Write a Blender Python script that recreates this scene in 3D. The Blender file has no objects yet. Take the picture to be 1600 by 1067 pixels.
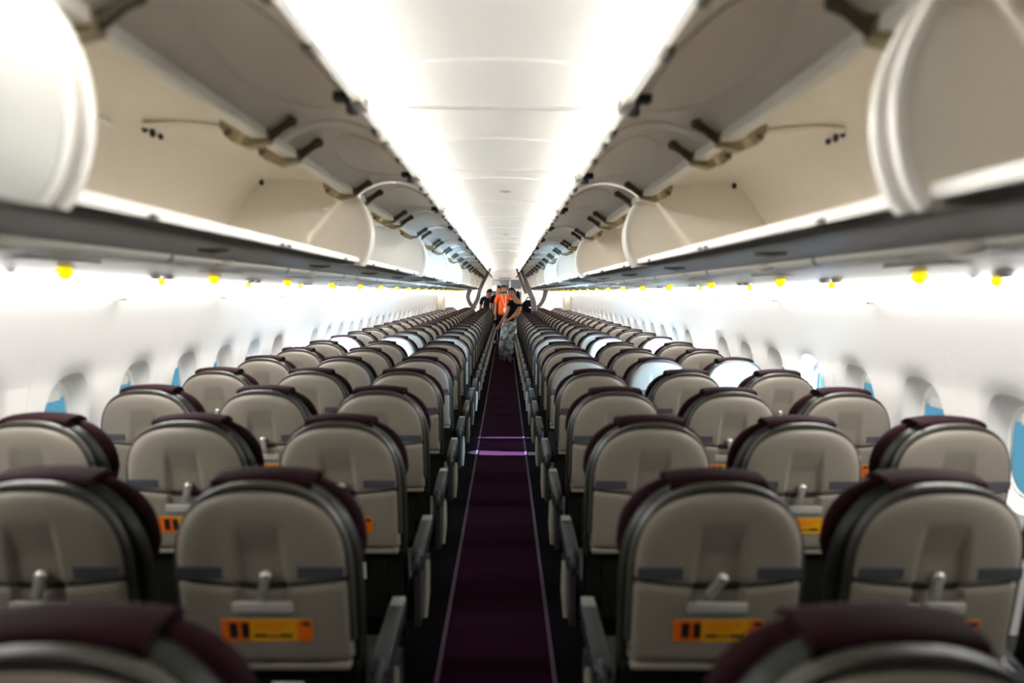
import bpy, bmesh, math, random
from mathutils import Vector, Matrix, noise
random.seed(7)
S = bpy.context.scene
COL = S.collection
R = math.radians
CZ = 1.52                      # eye height of the camera above the floor

# ---------------------------------------------------------------- camera
F_PX = 1125.0
cam = bpy.data.cameras.new('camera')
cam.sensor_width = 36.0
cam.lens = 36.0 * F_PX / 1600.0
cam.clip_start = 0.05
cam.clip_end = 400
cam.dof.use_dof = True
cam.dof.focus_distance = 11.0
cam.dof.aperture_fstop = 1.7
camo = bpy.data.objects.new('camera', cam)
COL.objects.link(camo)
pitch = math.atan((533.5 - 458.0) / F_PX)
yaw = math.atan(11.0 / F_PX)
roll = R(0.30)
camo.matrix_world = Matrix.Translation((0.03, 0.0, CZ)) @ Matrix.Rotation(-yaw, 4, 'Z') @ Matrix.Rotation(math.pi / 2 - pitch, 4, 'X') @ Matrix.Rotation(roll, 4, 'Z')
S.camera = camo

# ---------------------------------------------------------------- view, world, sun
S.view_settings.view_transform = 'Standard'
S.view_settings.look = 'None'
S.view_settings.gamma = 1.0
S.view_settings.use_curve_mapping = False
S.view_settings.exposure = 2.3
S.cycles.max_bounces = 10
S.cycles.diffuse_bounces = 5
S.cycles.use_denoising = True
S.cycles.sample_clamp_indirect = 8.0

CEIL_LIGHT = 16.0              # emission of the tubes along the ceiling
WALL_LIGHT = 4.2               # emission of the strips above the side walls

world = bpy.data.worlds.new('sky')
S.world = world
world.use_nodes = True
wt = world.node_tree
for n in list(wt.nodes): wt.nodes.remove(n)
wo = wt.nodes.new('ShaderNodeOutputWorld'); wb = wt.nodes.new('ShaderNodeBackground')
wb.inputs[0].default_value = (0.10, 0.29, 0.40, 1); wb.inputs[1].default_value = 0.26
wt.links.new(wb.outputs[0], wo.inputs[0])

# low daylight beam reaching the left windows beside rows nine to eleven
SD = Vector((0.80, 0.03, -0.41)).normalized()
beam = bpy.data.lights.new('daylight_beam', 'SPOT')
beam.energy = 100000.0; beam.color = (0.70, 0.80, 1.0); beam.spot_size = R(8.6); beam.spot_blend = 0.15; beam.shadow_soft_size = 0.12
beamo = bpy.data.objects.new('daylight_beam', beam); COL.objects.link(beamo)
beamo.location = Vector((-1.88, 7.72, 1.0)) - SD * 14.0
beamo.rotation_euler = SD.to_track_quat('-Z', 'Y').to_euler()

def daylight(x, y, z, d, e):
    l = bpy.data.lights.new('window_daylight', 'AREA'); l.shape = 'RECTANGLE'; l.size = 0.20; l.size_y = 0.26
    l.energy = e; l.color = (0.42, 0.69, 1.0); l.spread = R(80)
    o = bpy.data.objects.new('window_daylight', l); COL.objects.link(o); o.location = (x, y, z)
    o.rotation_euler = Vector(d).to_track_quat('-Z', 'Z').to_euler()
daylight(1.83, 4.10, 1.0, (-1, 0.9, 0.0), 5.0)
daylight(1.83, 6.30, 1.10, (-1, 1.0, -0.03), 22.0)
daylight(-1.83, 6.30, 1.10, (1, 1.0, -0.03), 16.0)

# ---------------------------------------------------------------- materials
def mat(name, col, rough=0.5, metal=0.0, emit=None, emit_s=0.0, var=0.0, vscale=20.0, bump=0.0, bscale=200.0, coat=0.0, spec=0.5):
    m = bpy.data.materials.new(name); m.use_nodes = True
    nt = m.node_tree; b = nt.nodes['Principled BSDF']
    b.inputs['Base Color'].default_value = (*col, 1)
    b.inputs['Roughness'].default_value = rough
    b.inputs['Metallic'].default_value = metal
    b.inputs['Specular IOR Level'].default_value = spec
    if coat: b.inputs['Coat Weight'].default_value = coat
    if emit:
        b.inputs['Emission Color'].default_value = (*emit, 1)
        b.inputs['Emission Strength'].default_value = emit_s
    if var or bump:
        tc = nt.nodes.new('ShaderNodeTexCoord')
    if var:
        nz = nt.nodes.new('ShaderNodeTexNoise'); nz.inputs['Scale'].default_value = vscale; nz.inputs['Detail'].default_value = 4
        nt.links.new(tc.outputs['Object'], nz.inputs['Vector'])
        mx = nt.nodes.new('ShaderNodeMix'); mx.data_type = 'RGBA'
        mx.inputs['A'].default_value = (*[c * (1 - var) for c in col], 1)
        mx.inputs['B'].default_value = (*[min(1, c * (1 + var)) for c in col], 1)
        nt.links.new(nz.outputs['Fac'], mx.inputs['Factor'])
        nt.links.new(mx.outputs['Result'], b.inputs['Base Color'])
    if bump:
        nb = nt.nodes.new('ShaderNodeTexNoise'); nb.inputs['Scale'].default_value = bscale
        nt.links.new(tc.outputs['Object'], nb.inputs['Vector'])
        bp = nt.nodes.new('ShaderNodeBump'); bp.inputs['Strength'].default_value = bump; bp.inputs['Distance'].default_value = 0.002
        nt.links.new(nb.outputs['Fac'], bp.inputs['Height'])
        nt.links.new(bp.outputs['Normal'], b.inputs['Normal'])
    return m

M = {}
M['shell'] = mat('seat_shell_plastic', (0.232, 0.203, 0.163), 0.42, var=0.03, vscale=6, bump=0.05, bscale=900)
M['frame'] = mat('seat_frame_plastic', (0.034, 0.031, 0.024), 0.45, spec=0.35)
M['leather'] = mat('dark_leather', (0.008, 0.009, 0.006), 0.45, spec=0.2, bump=0.25, bscale=300)
M['purple'] = mat('aubergine_cloth', (0.0135, 0.0032, 0.0048), 0.8, spec=0.05, var=0.15, vscale=60, bump=0.4, bscale=500)
M['arm'] = mat('armrest_plastic', (0.017, 0.019, 0.021), 0.45, spec=0.35)
M['armlit'] = mat('armrest_lit_tip', (0.15, 0.15, 0.14), 0.4)  # light caught on the armrest tip, put into the colour
M['cream'] = mat('cream_plastic', (0.20, 0.185, 0.145), 0.4)
M['metal'] = mat('brushed_metal', (0.55, 0.54, 0.50), 0.35, 0.7)
M['darkmetal'] = mat('dark_metal', (0.05, 0.05, 0.05), 0.4, 0.6)
M['placard'] = mat('placard_grey', (0.055, 0.055, 0.068), 0.5)
M['placardtext'] = mat('placard_print', (0.085, 0.085, 0.098), 0.5)
M['greybar'] = mat('pale_grey_plastic', (0.42, 0.40, 0.37), 0.35)
M['yellow'] = mat('yellow_print', (0.70, 0.33, 0.005), 0.5)
M['orange'] = mat('orange_print', (0.70, 0.13, 0.005), 0.5)
M['black'] = mat('black_print', (0.012, 0.010, 0.012), 0.5)
M['white'] = mat('white_lining', (0.80, 0.785, 0.76), 0.45, var=0.02, vscale=3)
M['ceil'] = mat('ceiling_lining', (0.80, 0.795, 0.785), 0.5)
M['bin'] = mat('bin_cream', (0.84, 0.785, 0.69), 0.35, var=0.03, vscale=4)
M['bindoor'] = mat('bin_door_liner', (0.80, 0.73, 0.64), 0.4, var=0.04, vscale=3)
M['binwhite'] = mat('bin_outer_white', (0.66, 0.665, 0.63), 0.5)
M['edge'] = mat('pale_edge_trim', (0.92, 0.905, 0.86), 0.35)
M['psu'] = mat('service_panel_grey', (0.27, 0.24, 0.20), 0.4)
M['psudark'] = mat('service_channel_grey', (0.26, 0.23, 0.20), 0.45)
M['rail'] = mat('rail_cream', (0.82, 0.78, 0.68), 0.3)
M['hinge'] = mat('hinge_bronze', (0.11, 0.09, 0.06), 0.35, 0.5)
M['hingepale'] = mat('hinge_olive', (0.30, 0.25, 0.15), 0.35, 0.3)
M['wall'] = mat('sidewall_lining', (0.80, 0.785, 0.76), 0.42, var=0.012, vscale=2)
M['shade'] = mat('window_shade', (0.62, 0.64, 0.64), 0.4)
M['tube'] = mat('ceiling_tube', (0.9, 0.9, 0.9), 0.5, emit=(1.0, 0.965, 0.92), emit_s=CEIL_LIGHT)
M['strip'] = mat('wall_strip_light', (0.9, 0.9, 0.9), 0.5, emit=(1.0, 0.985, 0.96), emit_s=WALL_LIGHT)
M['amber'] = mat('amber_lamp', (0.9, 0.5, 0.0), 0.4, emit=(1.0, 0.74, 0.0), emit_s=0.22)
M['whitelamp'] = mat('white_lamp', (0.9, 0.9, 0.9), 0.4, emit=(1.0, 0.90, 0.97), emit_s=0.2)
M['pathstrip'] = mat('floor_path_strip', (0.04, 0.014, 0.045), 0.5)
M['curtain'] = mat('grey_brown_cloth', (0.23, 0.20, 0.185), 0.8, bump=0.3, bscale=80)
M['curtainpale'] = mat('beige_cloth', (0.52, 0.47, 0.40), 0.8)
M['galley'] = mat('galley_grey', (0.17, 0.185, 0.20), 0.35, 0.2)
M['galleydark'] = mat('galley_dark', (0.06, 0.045, 0.035), 0.4)
M['skin'] = mat('skin_brown', (0.33, 0.15, 0.075), 0.55)
M['skindark'] = mat('skin_dark', (0.16, 0.075, 0.045), 0.55)
M['hair'] = mat('black_hair', (0.006, 0.005, 0.005), 0.7, spec=0.15, bump=0.6, bscale=120)
M['shirt'] = mat('orange_cotton', (0.90, 0.115, 0.008), 0.8, var=0.12, vscale=14)
M['cloth'] = mat('black_cotton', (0.005, 0.0055, 0.009), 0.9, spec=0.1)
M['trouser'] = mat('navy_cloth', (0.006, 0.009, 0.018), 0.9, spec=0.1)
M['orangewrap'] = mat('tan_cloth', (0.40, 0.19, 0.07), 0.8)
M['eye'] = mat('eye_dark', (0.02, 0.015, 0.012), 0.3)
M['lip'] = mat('lip_tone', (0.28, 0.09, 0.06), 0.5)
M['paper'] = mat('white_card', (0.85, 0.85, 0.82), 0.5)

def carpet():
    m = bpy.data.materials.new('aubergine_carpet'); m.use_nodes = True
    nt = m.node_tree; b = nt.nodes['Principled BSDF']
    b.inputs['Roughness'].default_value = 0.85; b.inputs['Specular IOR Level'].default_value = 0.04
    tc = nt.nodes.new('ShaderNodeTexCoord')
    nz = nt.nodes.new('ShaderNodeTexNoise'); nz.inputs['Scale'].default_value = 90
    wv = nt.nodes.new('ShaderNodeTexWave'); wv.bands_direction = 'Y'; wv.inputs['Scale'].default_value = 1.1; wv.inputs['Distortion'].default_value = 0.3
    nt.links.new(tc.outputs['Object'], nz.inputs['Vector']); nt.links.new(tc.outputs['Object'], wv.inputs['Vector'])
    ad = nt.nodes.new('ShaderNodeMath'); ad.operation = 'MULTIPLY_ADD'; ad.inputs[1].default_value = 0.35
    nt.links.new(wv.outputs['Fac'], ad.inputs[0]); nt.links.new(nz.outputs['Fac'], ad.inputs[2])
    mx = nt.nodes.new('ShaderNodeMix'); mx.data_type = 'RGBA'
    mx.inputs['A'].default_value = (0.006, 0.0009, 0.003, 1); mx.inputs['B'].default_value = (0.020, 0.0034, 0.0125, 1)
    nt.links.new(ad.outputs[0], mx.inputs['Factor'])
    # floor colour: aubergine along the aisle, nearly black to either side
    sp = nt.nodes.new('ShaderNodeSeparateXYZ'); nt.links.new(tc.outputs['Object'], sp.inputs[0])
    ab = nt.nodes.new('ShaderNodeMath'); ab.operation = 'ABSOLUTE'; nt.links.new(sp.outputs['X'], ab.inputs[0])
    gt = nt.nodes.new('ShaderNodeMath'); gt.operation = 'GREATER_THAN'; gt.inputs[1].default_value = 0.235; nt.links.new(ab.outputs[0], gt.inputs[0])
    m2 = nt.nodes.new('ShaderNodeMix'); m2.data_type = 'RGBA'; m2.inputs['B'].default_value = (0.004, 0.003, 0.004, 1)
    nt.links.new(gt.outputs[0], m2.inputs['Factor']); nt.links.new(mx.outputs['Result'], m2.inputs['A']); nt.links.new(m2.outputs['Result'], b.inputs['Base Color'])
    bp = nt.nodes.new('ShaderNodeBump'); bp.inputs['Strength'].default_value = 0.4; bp.inputs['Distance'].default_value = 0.004
    nt.links.new(nz.outputs['Fac'], bp.inputs['Height']); nt.links.new(bp.outputs['Normal'], b.inputs['Normal'])
    return m
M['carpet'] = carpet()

def glass():
    m = bpy.data.materials.new('window_glass'); m.use_nodes = True
    nt = m.node_tree; nt.nodes.remove(nt.nodes['Principled BSDF']); out = nt.nodes['Material Output']
    tr = nt.nodes.new('ShaderNodeBsdfTransparent'); gl = nt.nodes.new('ShaderNodeBsdfGlossy'); gl.inputs['Roughness'].default_value = 0.03
    tr.inputs[0].default_value = (0.93, 0.97, 1, 1)
    fr = nt.nodes.new('ShaderNodeFresnel'); fr.inputs[0].default_value = 1.06
    mx = nt.nodes.new('ShaderNodeMixShader')
    nt.links.new(fr.outputs[0], mx.inputs[0]); nt.links.new(tr.outputs[0], mx.inputs[1]); nt.links.new(gl.outputs[0], mx.inputs[2])
    nt.links.new(mx.outputs[0], out.inputs['Surface'])
    return m
M['glass'] = glass()

def skirtmat():
    m = bpy.data.materials.new('grey_patterned_cloth'); m.use_nodes = True
    nt = m.node_tree; b = nt.nodes['Principled BSDF']; b.inputs['Roughness'].default_value = 0.9
    tc = nt.nodes.new('ShaderNodeTexCoord')
    nz = nt.nodes.new('ShaderNodeTexNoise'); nz.inputs['Scale'].default_value = 9; nz.inputs['Detail'].default_value = 3
    nt.links.new(tc.outputs['Object'], nz.inputs['Vector'])
    cr = nt.nodes.new('ShaderNodeValToRGB')
    cr.color_ramp.elements[0].position = 0.42; cr.color_ramp.elements[0].color = (0.13, 0.155, 0.17, 1)
    cr.color_ramp.elements[1].position = 0.56; cr.color_ramp.elements[1].color = (0.62, 0.68, 0.70, 1)
    nt.links.new(nz.outputs['Fac'], cr.inputs['Fac']); nt.links.new(cr.outputs['Color'], b.inputs['Base Color'])
    return m
M['skirt'] = skirtmat()

# ---------------------------------------------------------------- helpers
class MB:
    """collects faces of one mesh; every face carries a material slot"""
    def __init__(s): s.v = []; s.f = []; s.m = []; s.mats = []
    def mi(s, m):
        if m not in s.mats: s.mats.append(m)
        return s.mats.index(m)
    def add(s, vs, fs, m, M4=None):
        o = len(s.v); k = s.mi(m)
        for p in vs: s.v.append(tuple(M4 @ Vector(p)) if M4 else tuple(p))
        for f in fs: s.f.append([i + o for i in f]); s.m.append(k)
        return s
    def box(s, x0, x1, y0, y1, z0, z1, m, M4=None, b=0.0):
        if b > 0:
            bm = bmesh.new(); bmesh.ops.create_cube(bm, size=1)
            for v in bm.verts: v.co = Vector(((x0 + x1) / 2 + v.co.x * (x1 - x0), (y0 + y1) / 2 + v.co.y * (y1 - y0), (z0 + z1) / 2 + v.co.z * (z1 - z0)))
            bmesh.ops.bevel(bm, geom=bm.edges[:], offset=b, segments=2, affect='EDGES', profile=0.7)
            bm.verts.ensure_lookup_table()
            s.add([v.co.copy() for v in bm.verts], [[v.index for v in f.verts] for f in bm.faces], m, M4); bm.free(); return s
        v = [(x, y, z) for z in (z0, z1) for y in (y0, y1) for x in (x0, x1)]
        return s.add(v, [(0, 2, 3, 1), (4, 5, 7, 6), (0, 1, 5, 4), (2, 6, 7, 3), (0, 4, 6, 2), (1, 3, 7, 5)], m, M4)
    def grid(s, fn, nu, nv, m, cu=False):
        vs = [fn(i / (nu - (0 if cu else 1)), j / (nv - 1)) for j in range(nv) for i in range(nu)]
        fs = []
        for j in range(nv - 1):
            for i in range(nu if cu else nu - 1):
                i2 = (i + 1) % nu
                fs.append((j * nu + i, j * nu + i2, (j + 1) * nu + i2, (j + 1) * nu + i))
        return s.add(vs, fs, m)
    def loft(s, rings, m, caps=True):
        n = len(rings[0]); vs = [p for r in rings for p in r]; fs = []
        for j in range(len(rings) - 1):
            for i in range(n):
                i2 = (i + 1) % n
                fs.append((j * n + i, j * n + i2, (j + 1) * n + i2, (j + 1) * n + i))
        if caps:
            fs.append(list(range(n))[::-1]); fs.append([(len(rings) - 1) * n + i for i in range(n)])
        return s.add(vs, fs, m)
    def sweep(s, prof, y0, y1, m, closed=True, caps=True):
        n = len(prof); vs = [(x, y0, z) for x, z in prof] + [(x, y1, z) for x, z in prof]; fs = []
        for i in range(n if closed else n - 1):
            i2 = (i + 1) % n; fs.append((i, i2, n + i2, n + i))
        if closed and caps: fs.append(list(range(n))[::-1]); fs.append(list(range(n, 2 * n)))
        return s.add(vs, fs, m)
    def tube(s, pts, r, m, n=10, flat=1.0):
        pts = [Vector(p) for p in pts]; rings = []
        up = Vector((0, 0, 1)) if abs((pts[1] - pts[0]).normalized().z) < 0.9 else Vector((0, 1, 0))
        rr = r if isinstance(r, (list, tuple)) else [r] * len(pts)
        for i, p in enumerate(pts):
            d = (pts[min(i + 1, len(pts) - 1)] - pts[max(i - 1, 0)]).normalized()
            a = d.cross(up).normalized(); b = a.cross(d).normalized(); up = b
            rings.append([p + (a * math.cos(t) + b * math.sin(t) * flat) * rr[i] for t in [2 * math.pi * k / n for k in range(n)]])
        return s.loft(rings, m)
    def ball(s, c, r, m, nu=16, nv=10, M4=None):
        rx, ry, rz = r if isinstance(r, (list, tuple)) else (r, r, r)
        vs = []; fs = []
        for j in range(nv + 1):
            t = math.pi * j / nv
            for i in range(nu):
                a = 2 * math.pi * i / nu
                vs.append((c[0] + rx * math.sin(t) * math.cos(a), c[1] + ry * math.sin(t) * math.sin(a), c[2] + rz * math.cos(t)))
        for j in range(nv):
            for i in range(nu):
                i2 = (i + 1) % nu; fs.append((j * nu + i, (j + 1) * nu + i, (j + 1) * nu + i2, j * nu + i2))
        return s.add(vs, fs, m, M4)
    def mesh(s, name, smooth=40, flipx=False):
        me = bpy.data.meshes.new(name)
        v = [(-p[0], p[1], p[2]) for p in s.v] if flipx else s.v
        me.from_pydata(v, [], s.f)
        for m in s.mats: me.materials.append(m)
        me.polygons.foreach_set('material_index', s.m)
        bm = bmesh.new(); bm.from_mesh(me)
        bmesh.ops.remove_doubles(bm, verts=bm.verts, dist=1e-5)
        bmesh.ops.recalc_face_normals(bm, faces=bm.faces)
        bm.to_mesh(me); bm.free()
        if smooth:
            for p in me.polygons: p.use_smooth = True
            try: me.set_sharp_from_angle(angle=R(smooth))
            except Exception: pass
        me.update()
        return me

def put(mesh, name, parent=None, loc=(0, 0, 0), label=None):
    o = bpy.data.objects.new(name, mesh); COL.objects.link(o)
    o.location = loc
    if parent: o.parent = parent
    if label: o['label'] = label
    return o
def tag(o, label, cat, group=None, kind=None):
    o['label'] = label; o['category'] = cat
    if group: o['group'] = group
    if kind: o['kind'] = kind
    return o
def thing(name, loc, label, cat, group=None):
    o = bpy.data.objects.new(name, None); COL.objects.link(o); o.location = loc
    o.empty_display_size = 0.1
    return tag(o, label, cat, group)
def structure(o): o['kind'] = 'structure'; return o

ORD = ('zeroth first second third fourth fifth sixth seventh eighth ninth tenth eleventh twelfth thirteenth fourteenth fifteenth sixteenth '
       'seventeenth eighteenth nineteenth twentieth twenty-first twenty-second twenty-third twenty-fourth twenty-fifth twenty-sixth '
       'twenty-seventh twenty-eighth twenty-ninth thirtieth').split()

Y0, Y1 = -1.2, 21.9            # the length of cabin that is built

# ---------------------------------------------------------------- floor
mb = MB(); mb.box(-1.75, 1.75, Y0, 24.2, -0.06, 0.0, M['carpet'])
structure(put(mb.mesh('floor', 0), 'floor'))
for i, sx in enumerate((-1, 1)):
    mb = MB(); mb.box(sx * 0.232 - 0.009, sx * 0.232 + 0.009, 0.0, 20.4, 0.0005, 0.006, M['pathstrip'])
    structure(put(mb.mesh('trim', 0), 'trim_%d' % (i + 1)))

# ---------------------------------------------------------------- side walls with window openings
WP = [(-0.02, 1.66), (0.2, 1.74), (0.45, 1.80), (0.75, 1.825), (1.0, 1.80), (1.2, 1.755), (1.35, 1.70), (1.44, 1.655), (1.49, 1.62)]
def wallx(z):
    if z <= WP[0][0]: return WP[0][1]
    for (a, xa), (b, xb) in zip(WP, WP[1:]):
        if z <= b:
            t = (z - a) / (b - a); return xa + (xb - xa) * t
    return WP[-1][1]
def wallxs(z):
    return (wallx(z - 0.06) + wallx(z) * 2 + wallx(z + 0.05)) / 4 if z < 1.43 else wallx(z)
WY0, WPITCH, WZ = 2.45, 0.55, 0.975
OW, OH = 0.150, 0.205          # outer opening of the reveal
IW, IH = 0.110, 0.160          # inner opening round the pane
REV = 0.058
def ell(t, a, b, n=2.6):
    c, s_ = math.cos(t), math.sin(t)
    return (a * math.copysign(abs(c) ** (2 / n), c), b * math.copysign(abs(s_) ** (2 / n), s_))
win_ys = [WY0 + WPITCH * k for k in range(-6, 30)]
EXITW = (10, 11, 12, 13, 14, 15)
for sname, sx in (('left', -1), ('right', 1)):
    mb = MB()
    N = 40
    for yc in win_ys:
        za, zb, hw = 0.70, 1.487, WPITCH / 2
        def pt(i, t):
            a = 2 * math.pi * (i + 0.5) / N
            ex, ez = ell(a, OW, OH)
            ca, sa = math.cos(a), math.sin(a)
            up = zb - WZ; dn = WZ - za
            k = min(hw / max(abs(ca), 1e-6), (up if sa > 0 else dn) / max(abs(sa), 1e-6))
            bx, bz = ca * k, sa * k
            x, z = ex + (bx - ex) * t, ez + (bz - ez) * t
            return (x, z)
        # snap four corners
        rings = []
        for t in (0.0, 0.10, 0.25, 0.5, 0.75, 1.0):
            ring = []
            for i in range(N):
                y, z = pt(i, t)
                if t == 1.0:
                    pass
                flare = 0.010 * max(0, 1 - t / 0.12) ** 2
                ring.append((wallxs(WZ + z) + flare, yc + y, WZ + z))
            rings.append(ring)
        # corner fans
        mb.loft(rings, M['wall'], caps=False)
        out = rings[-1]
        for cy, cz in ((hw, zb - WZ), (-hw, zb - WZ), (-hw, za - WZ), (hw, za - WZ)):
            best = None
            for i in range(N):
                p, q = out[i], out[(i + 1) % N]
                if abs(p[1] - (yc + cy)) < 1e-4 and abs(q[2] - (WZ + cz)) < 1e-4 or abs(q[1] - (yc + cy)) < 1e-4 and abs(p[2] - (WZ + cz)) < 1e-4:
                    best = (p, q)
            if best: mb.add([best[0], best[1], (wallxs(WZ + cz), yc + cy, WZ + cz)], [(0, 1, 2)], M['wall'])
    ya, yb = win_ys[0] - WPITCH / 2, win_ys[-1] + WPITCH / 2
    zs = [-0.02, 0.1, 0.25, 0.4, 0.55, 0.70]
    mb.grid(lambda u, v: (wallxs(zs[int(round(v * 5))]), ya + (yb - ya) * u, zs[int(round(v * 5))]), 40, 6, M['wall'])
    zt = [0.70, 0.85, 1.0, 1.15, 1.3, 1.4, 1.487]
    mb.grid(lambda u, v: (wallxs(zt[int(round(v * 6))]), yb + (24.2 - yb) * u, zt[int(round(v * 6))]), 4, 7, M['wall'])
    # shallow joint beads between lining panels
    for yc in win_ys[::2]:
        yj = yc + WPITCH / 2
        zz = [0.55 + 0.0937 * k for k in range(11)]
        mb.loft([[(wallxs(z) + 0.002, yj - 0.006, z), (wallxs(z) - 0.0015, yj - 0.002, z), (wallxs(z) - 0.0015, yj + 0.002, z), (wallxs(z) + 0.002, yj + 0.006, z)] for z in zz if z < 1.485], M['wall'], caps=False)
    # outer skin that keeps daylight out, with the holes of the panes left open above it
    structure(put(mb.mesh('wall_' + sname, 35, flipx=(sx < 0)), 'wall_' + sname))
    # skin behind the lining (fuselage), pierced at each window
    mb = MB()
    XO = 1.88
    for yc in win_ys:
        hw = WPITCH / 2
        v = []
        for i in range(N):
            a = 2 * math.pi * (i + 0.5) / N
            ex, ez = ell(a, IW + 0.012, IH + 0.012)
            v.append((XO - abs(ez) * 0.0, yc + ex, WZ + ez))
        w = []
        for i in range(N):
            a = 2 * math.pi * (i + 0.5) / N
            ca, sa = math.cos(a), math.sin(a)
            k = min(hw / max(abs(ca), 1e-6), 0.35 / max(abs(sa), 1e-6))
            w.append((XO, yc + ca * k, WZ + sa * k))
        mb.loft([v, w], M['wall'], caps=False)
        for cy in (hw, -hw):
            for cz in (0.35, -0.35):
                for i in range(N):
                    p, q = w[i], w[(i + 1) % N]
                    if abs(p[1] - (yc + cy)) < 1e-4 and abs(q[2] - (WZ + cz)) < 1e-4 or abs(q[1] - (yc + cy)) < 1e-4 and abs(p[2] - (WZ + cz)) < 1e-4:
                        mb.add([p, q, (XO, yc + cy, WZ + cz)], [(0, 1, 2)], M['wall'])
    for prof in ([(1.88, 1.325), (1.81, 1.7), (1.55, 2.0), (1.1, 2.25), (0.0, 2.42)], [(1.88, 0.625), (1.88, 0.2), (1.78, -0.1)]):
        mb.sweep(prof, Y0, 24.2, M['wall'], closed=False)
    mb.box(1.875, 1.885, Y0, ya, 0.6, 1.35, M['wall']); mb.box(1.875, 1.885, yb, 24.2, 0.6, 1.35, M['wall'])
    structure(put(mb.mesh('hull', 0, flipx=(sx < 0)), 'wall_hull_' + sname))

# windows: reveal, inner ring, pane, shade (one mesh each, shared by all)
def window_meshes(drop):
    N = 40
    x0 = 0.0
    rv = MB(); rings = []
    for t, dx in ((0, -0.001), (0.04, 0.006), (0.35, 0.028), (0.7, 0.055), (1.0, REV)):
        f = t ** 0.8
        r = []
        for i in range(N):
            a = 2 * math.pi * (i + 0.5) / N
            ex, ez = ell(a, OW + (IW - OW) * f, OH + (IH - OH) * f)
            lean = (wallxs(WZ + ez) - wallxs(WZ)) * (1 - f)
            r.append((dx + lean + 0.010 * (1 - f), ex, ez))
        rings.append(r)
    rv.loft(rings, M['wall'], caps=False)
    rim = MB(); rings = []
    for k in range(9):
        al = 2 * math.pi * k / 8
        rings.append([(REV + 0.004 * math.cos(al), *(ell(2 * math.pi * (i + .5) / N, IW + 0.004 * math.sin(al), IH + 0.004 * math.sin(al)))) for i in range(N)])
    rim.loft(rings, M['edge'], caps=False)
    pane = MB()
    for dx in (REV + 0.016, REV + 0.019):
        pane.add([(dx, *ell(2 * math.pi * (i + .5) / N, IW + 0.02, IH + 0.02)) for i in range(N)], [list(range(N))], M['glass'])
    sh = MB()
    zb = IH - drop * 2 * IH
    sh.box(REV + 0.008, REV + 0.013, -IW - 0.02, IW + 0.02, zb, IH + 0.05, M['shade'], b=0.001)
    sh.box(REV - 0.004, REV + 0.012, -0.05, 0.05, zb - 0.006, zb + 0.034, M['paper'], b=0.004)
    return rv, rim, pane, sh
cache = {}
wn = 0
open_left = {11, 12, 13, 14}
for sname, sx in (('left', -1), ('right', 1)):
    for k, yc in enumerate(win_ys):
        if yc < 0: continue
        wn += 1
        kk = k
        if sx < 0: drop = 0.0 if (yc > 6.3 and yc < 9.2) else (0.22 if k % 3 else 0.15)
        else: drop = (0.20, 0.26, 0.16)[k % 3]
        if sx > 0 and 5.0 < yc < 8.0: drop = 0.3
        if (sx, drop) not in cache:
            cache[(sx, drop)] = [b.mesh(nm, 40, flipx=(sx < 0)) for b, nm in zip(window_meshes(drop), ('reveal', 'rim', 'pane', 'shade'))]
        ms = cache[(sx, drop)]
        x = sx * wallxs(WZ)
        w = put(ms[0], 'window_%d' % wn, None, (x, yc, WZ)); structure(w)
        put(ms[1], 'rim', w); put(ms[2], 'pane', w); put(ms[3], 'shade', w)

# ---------------------------------------------------------------- ceiling
mb = MB()
CP = []
for k in range(25):
    u = -1 + 2 * k / 24
    x = u * 0.60; a = abs(x)
    z = 0.665 - 0.02 * (a / 0.3) ** 2 if a < 0.36 else 0.665 - 0.0288 - (a - 0.36) ** 1.5 * 0.9
    CP.append((x, CZ + z))
mb.sweep(CP, Y0, 21.9, M['ceil'], closed=False)
y = 2.10 - 1.05 * 3
while y < 21.5:
    mb.loft([[(x, y + dy, z - h) for x, z in CP] for dy, h in ((-0.010, 0), (-0.006, 0.004), (0.006, 0.004), (0.010, 0))], M['ceil'], caps=False)
    y += 1.05
structure(put(mb.mesh('ceiling', 30), 'ceiling'))
# small fixtures on the ceiling
mb = MB(); mb.box(-0.035, 0.035, -0.02, 0.02, -0.004, 0.004, M['greybar'], b=0.003); mb.box(-0.02, 0.02, -0.008, 0.008, -0.006, 0.0, M['placard'], b=0.001)
for yy, lb in ((4.75, 'small grey oval sensor plate set in the ceiling centre, nearer the camera'), (8.2, 'faint small grey sensor plate on the ceiling just before the round dotted fixture')):
    o = put(mb.mesh('sensor'), 'ceiling_sensor', None, (0.03, yy, CZ + 0.661)); tag(o, lb, 'sensor', 'ceiling sensor plates')
root = thing('ceiling_lamp', (0.03, 11.4, CZ + 0.662), 'round ceiling fixture dotted with small blue lamps above the aisle', 'lamp')
mb = MB(); mb.loft([[(r * math.cos(2 * math.pi * i / 32), r * 1.6 * math.sin(2 * math.pi * i / 32), z) for i in range(32)] for r, z in ((0.20, 0.004), (0.20, -0.006), (0.185, -0.012))], M['white']); put(mb.mesh('plate'), 'plate', root)
M['bluelamp'] = mat('blue_dot_lamp', (0.3, 0.5, 0.7), 0.4, emit=(0.35, 0.6, 0.85), emit_s=0.12)
bl = MB(); bl.ball((0, 0, 0), (0.017, 0.028, 0.008), M['bluelamp'], 10, 6); blm = bl.mesh('bulb')
for ix in (-0.12, -0.055, 0.055, 0.12):
    for iy in (-0.11, 0.0, 0.11):
        if abs(ix) > 0.1 and iy != 0: continue
        put(blm, 'bulb', root, (ix, iy, -0.014))

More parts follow.
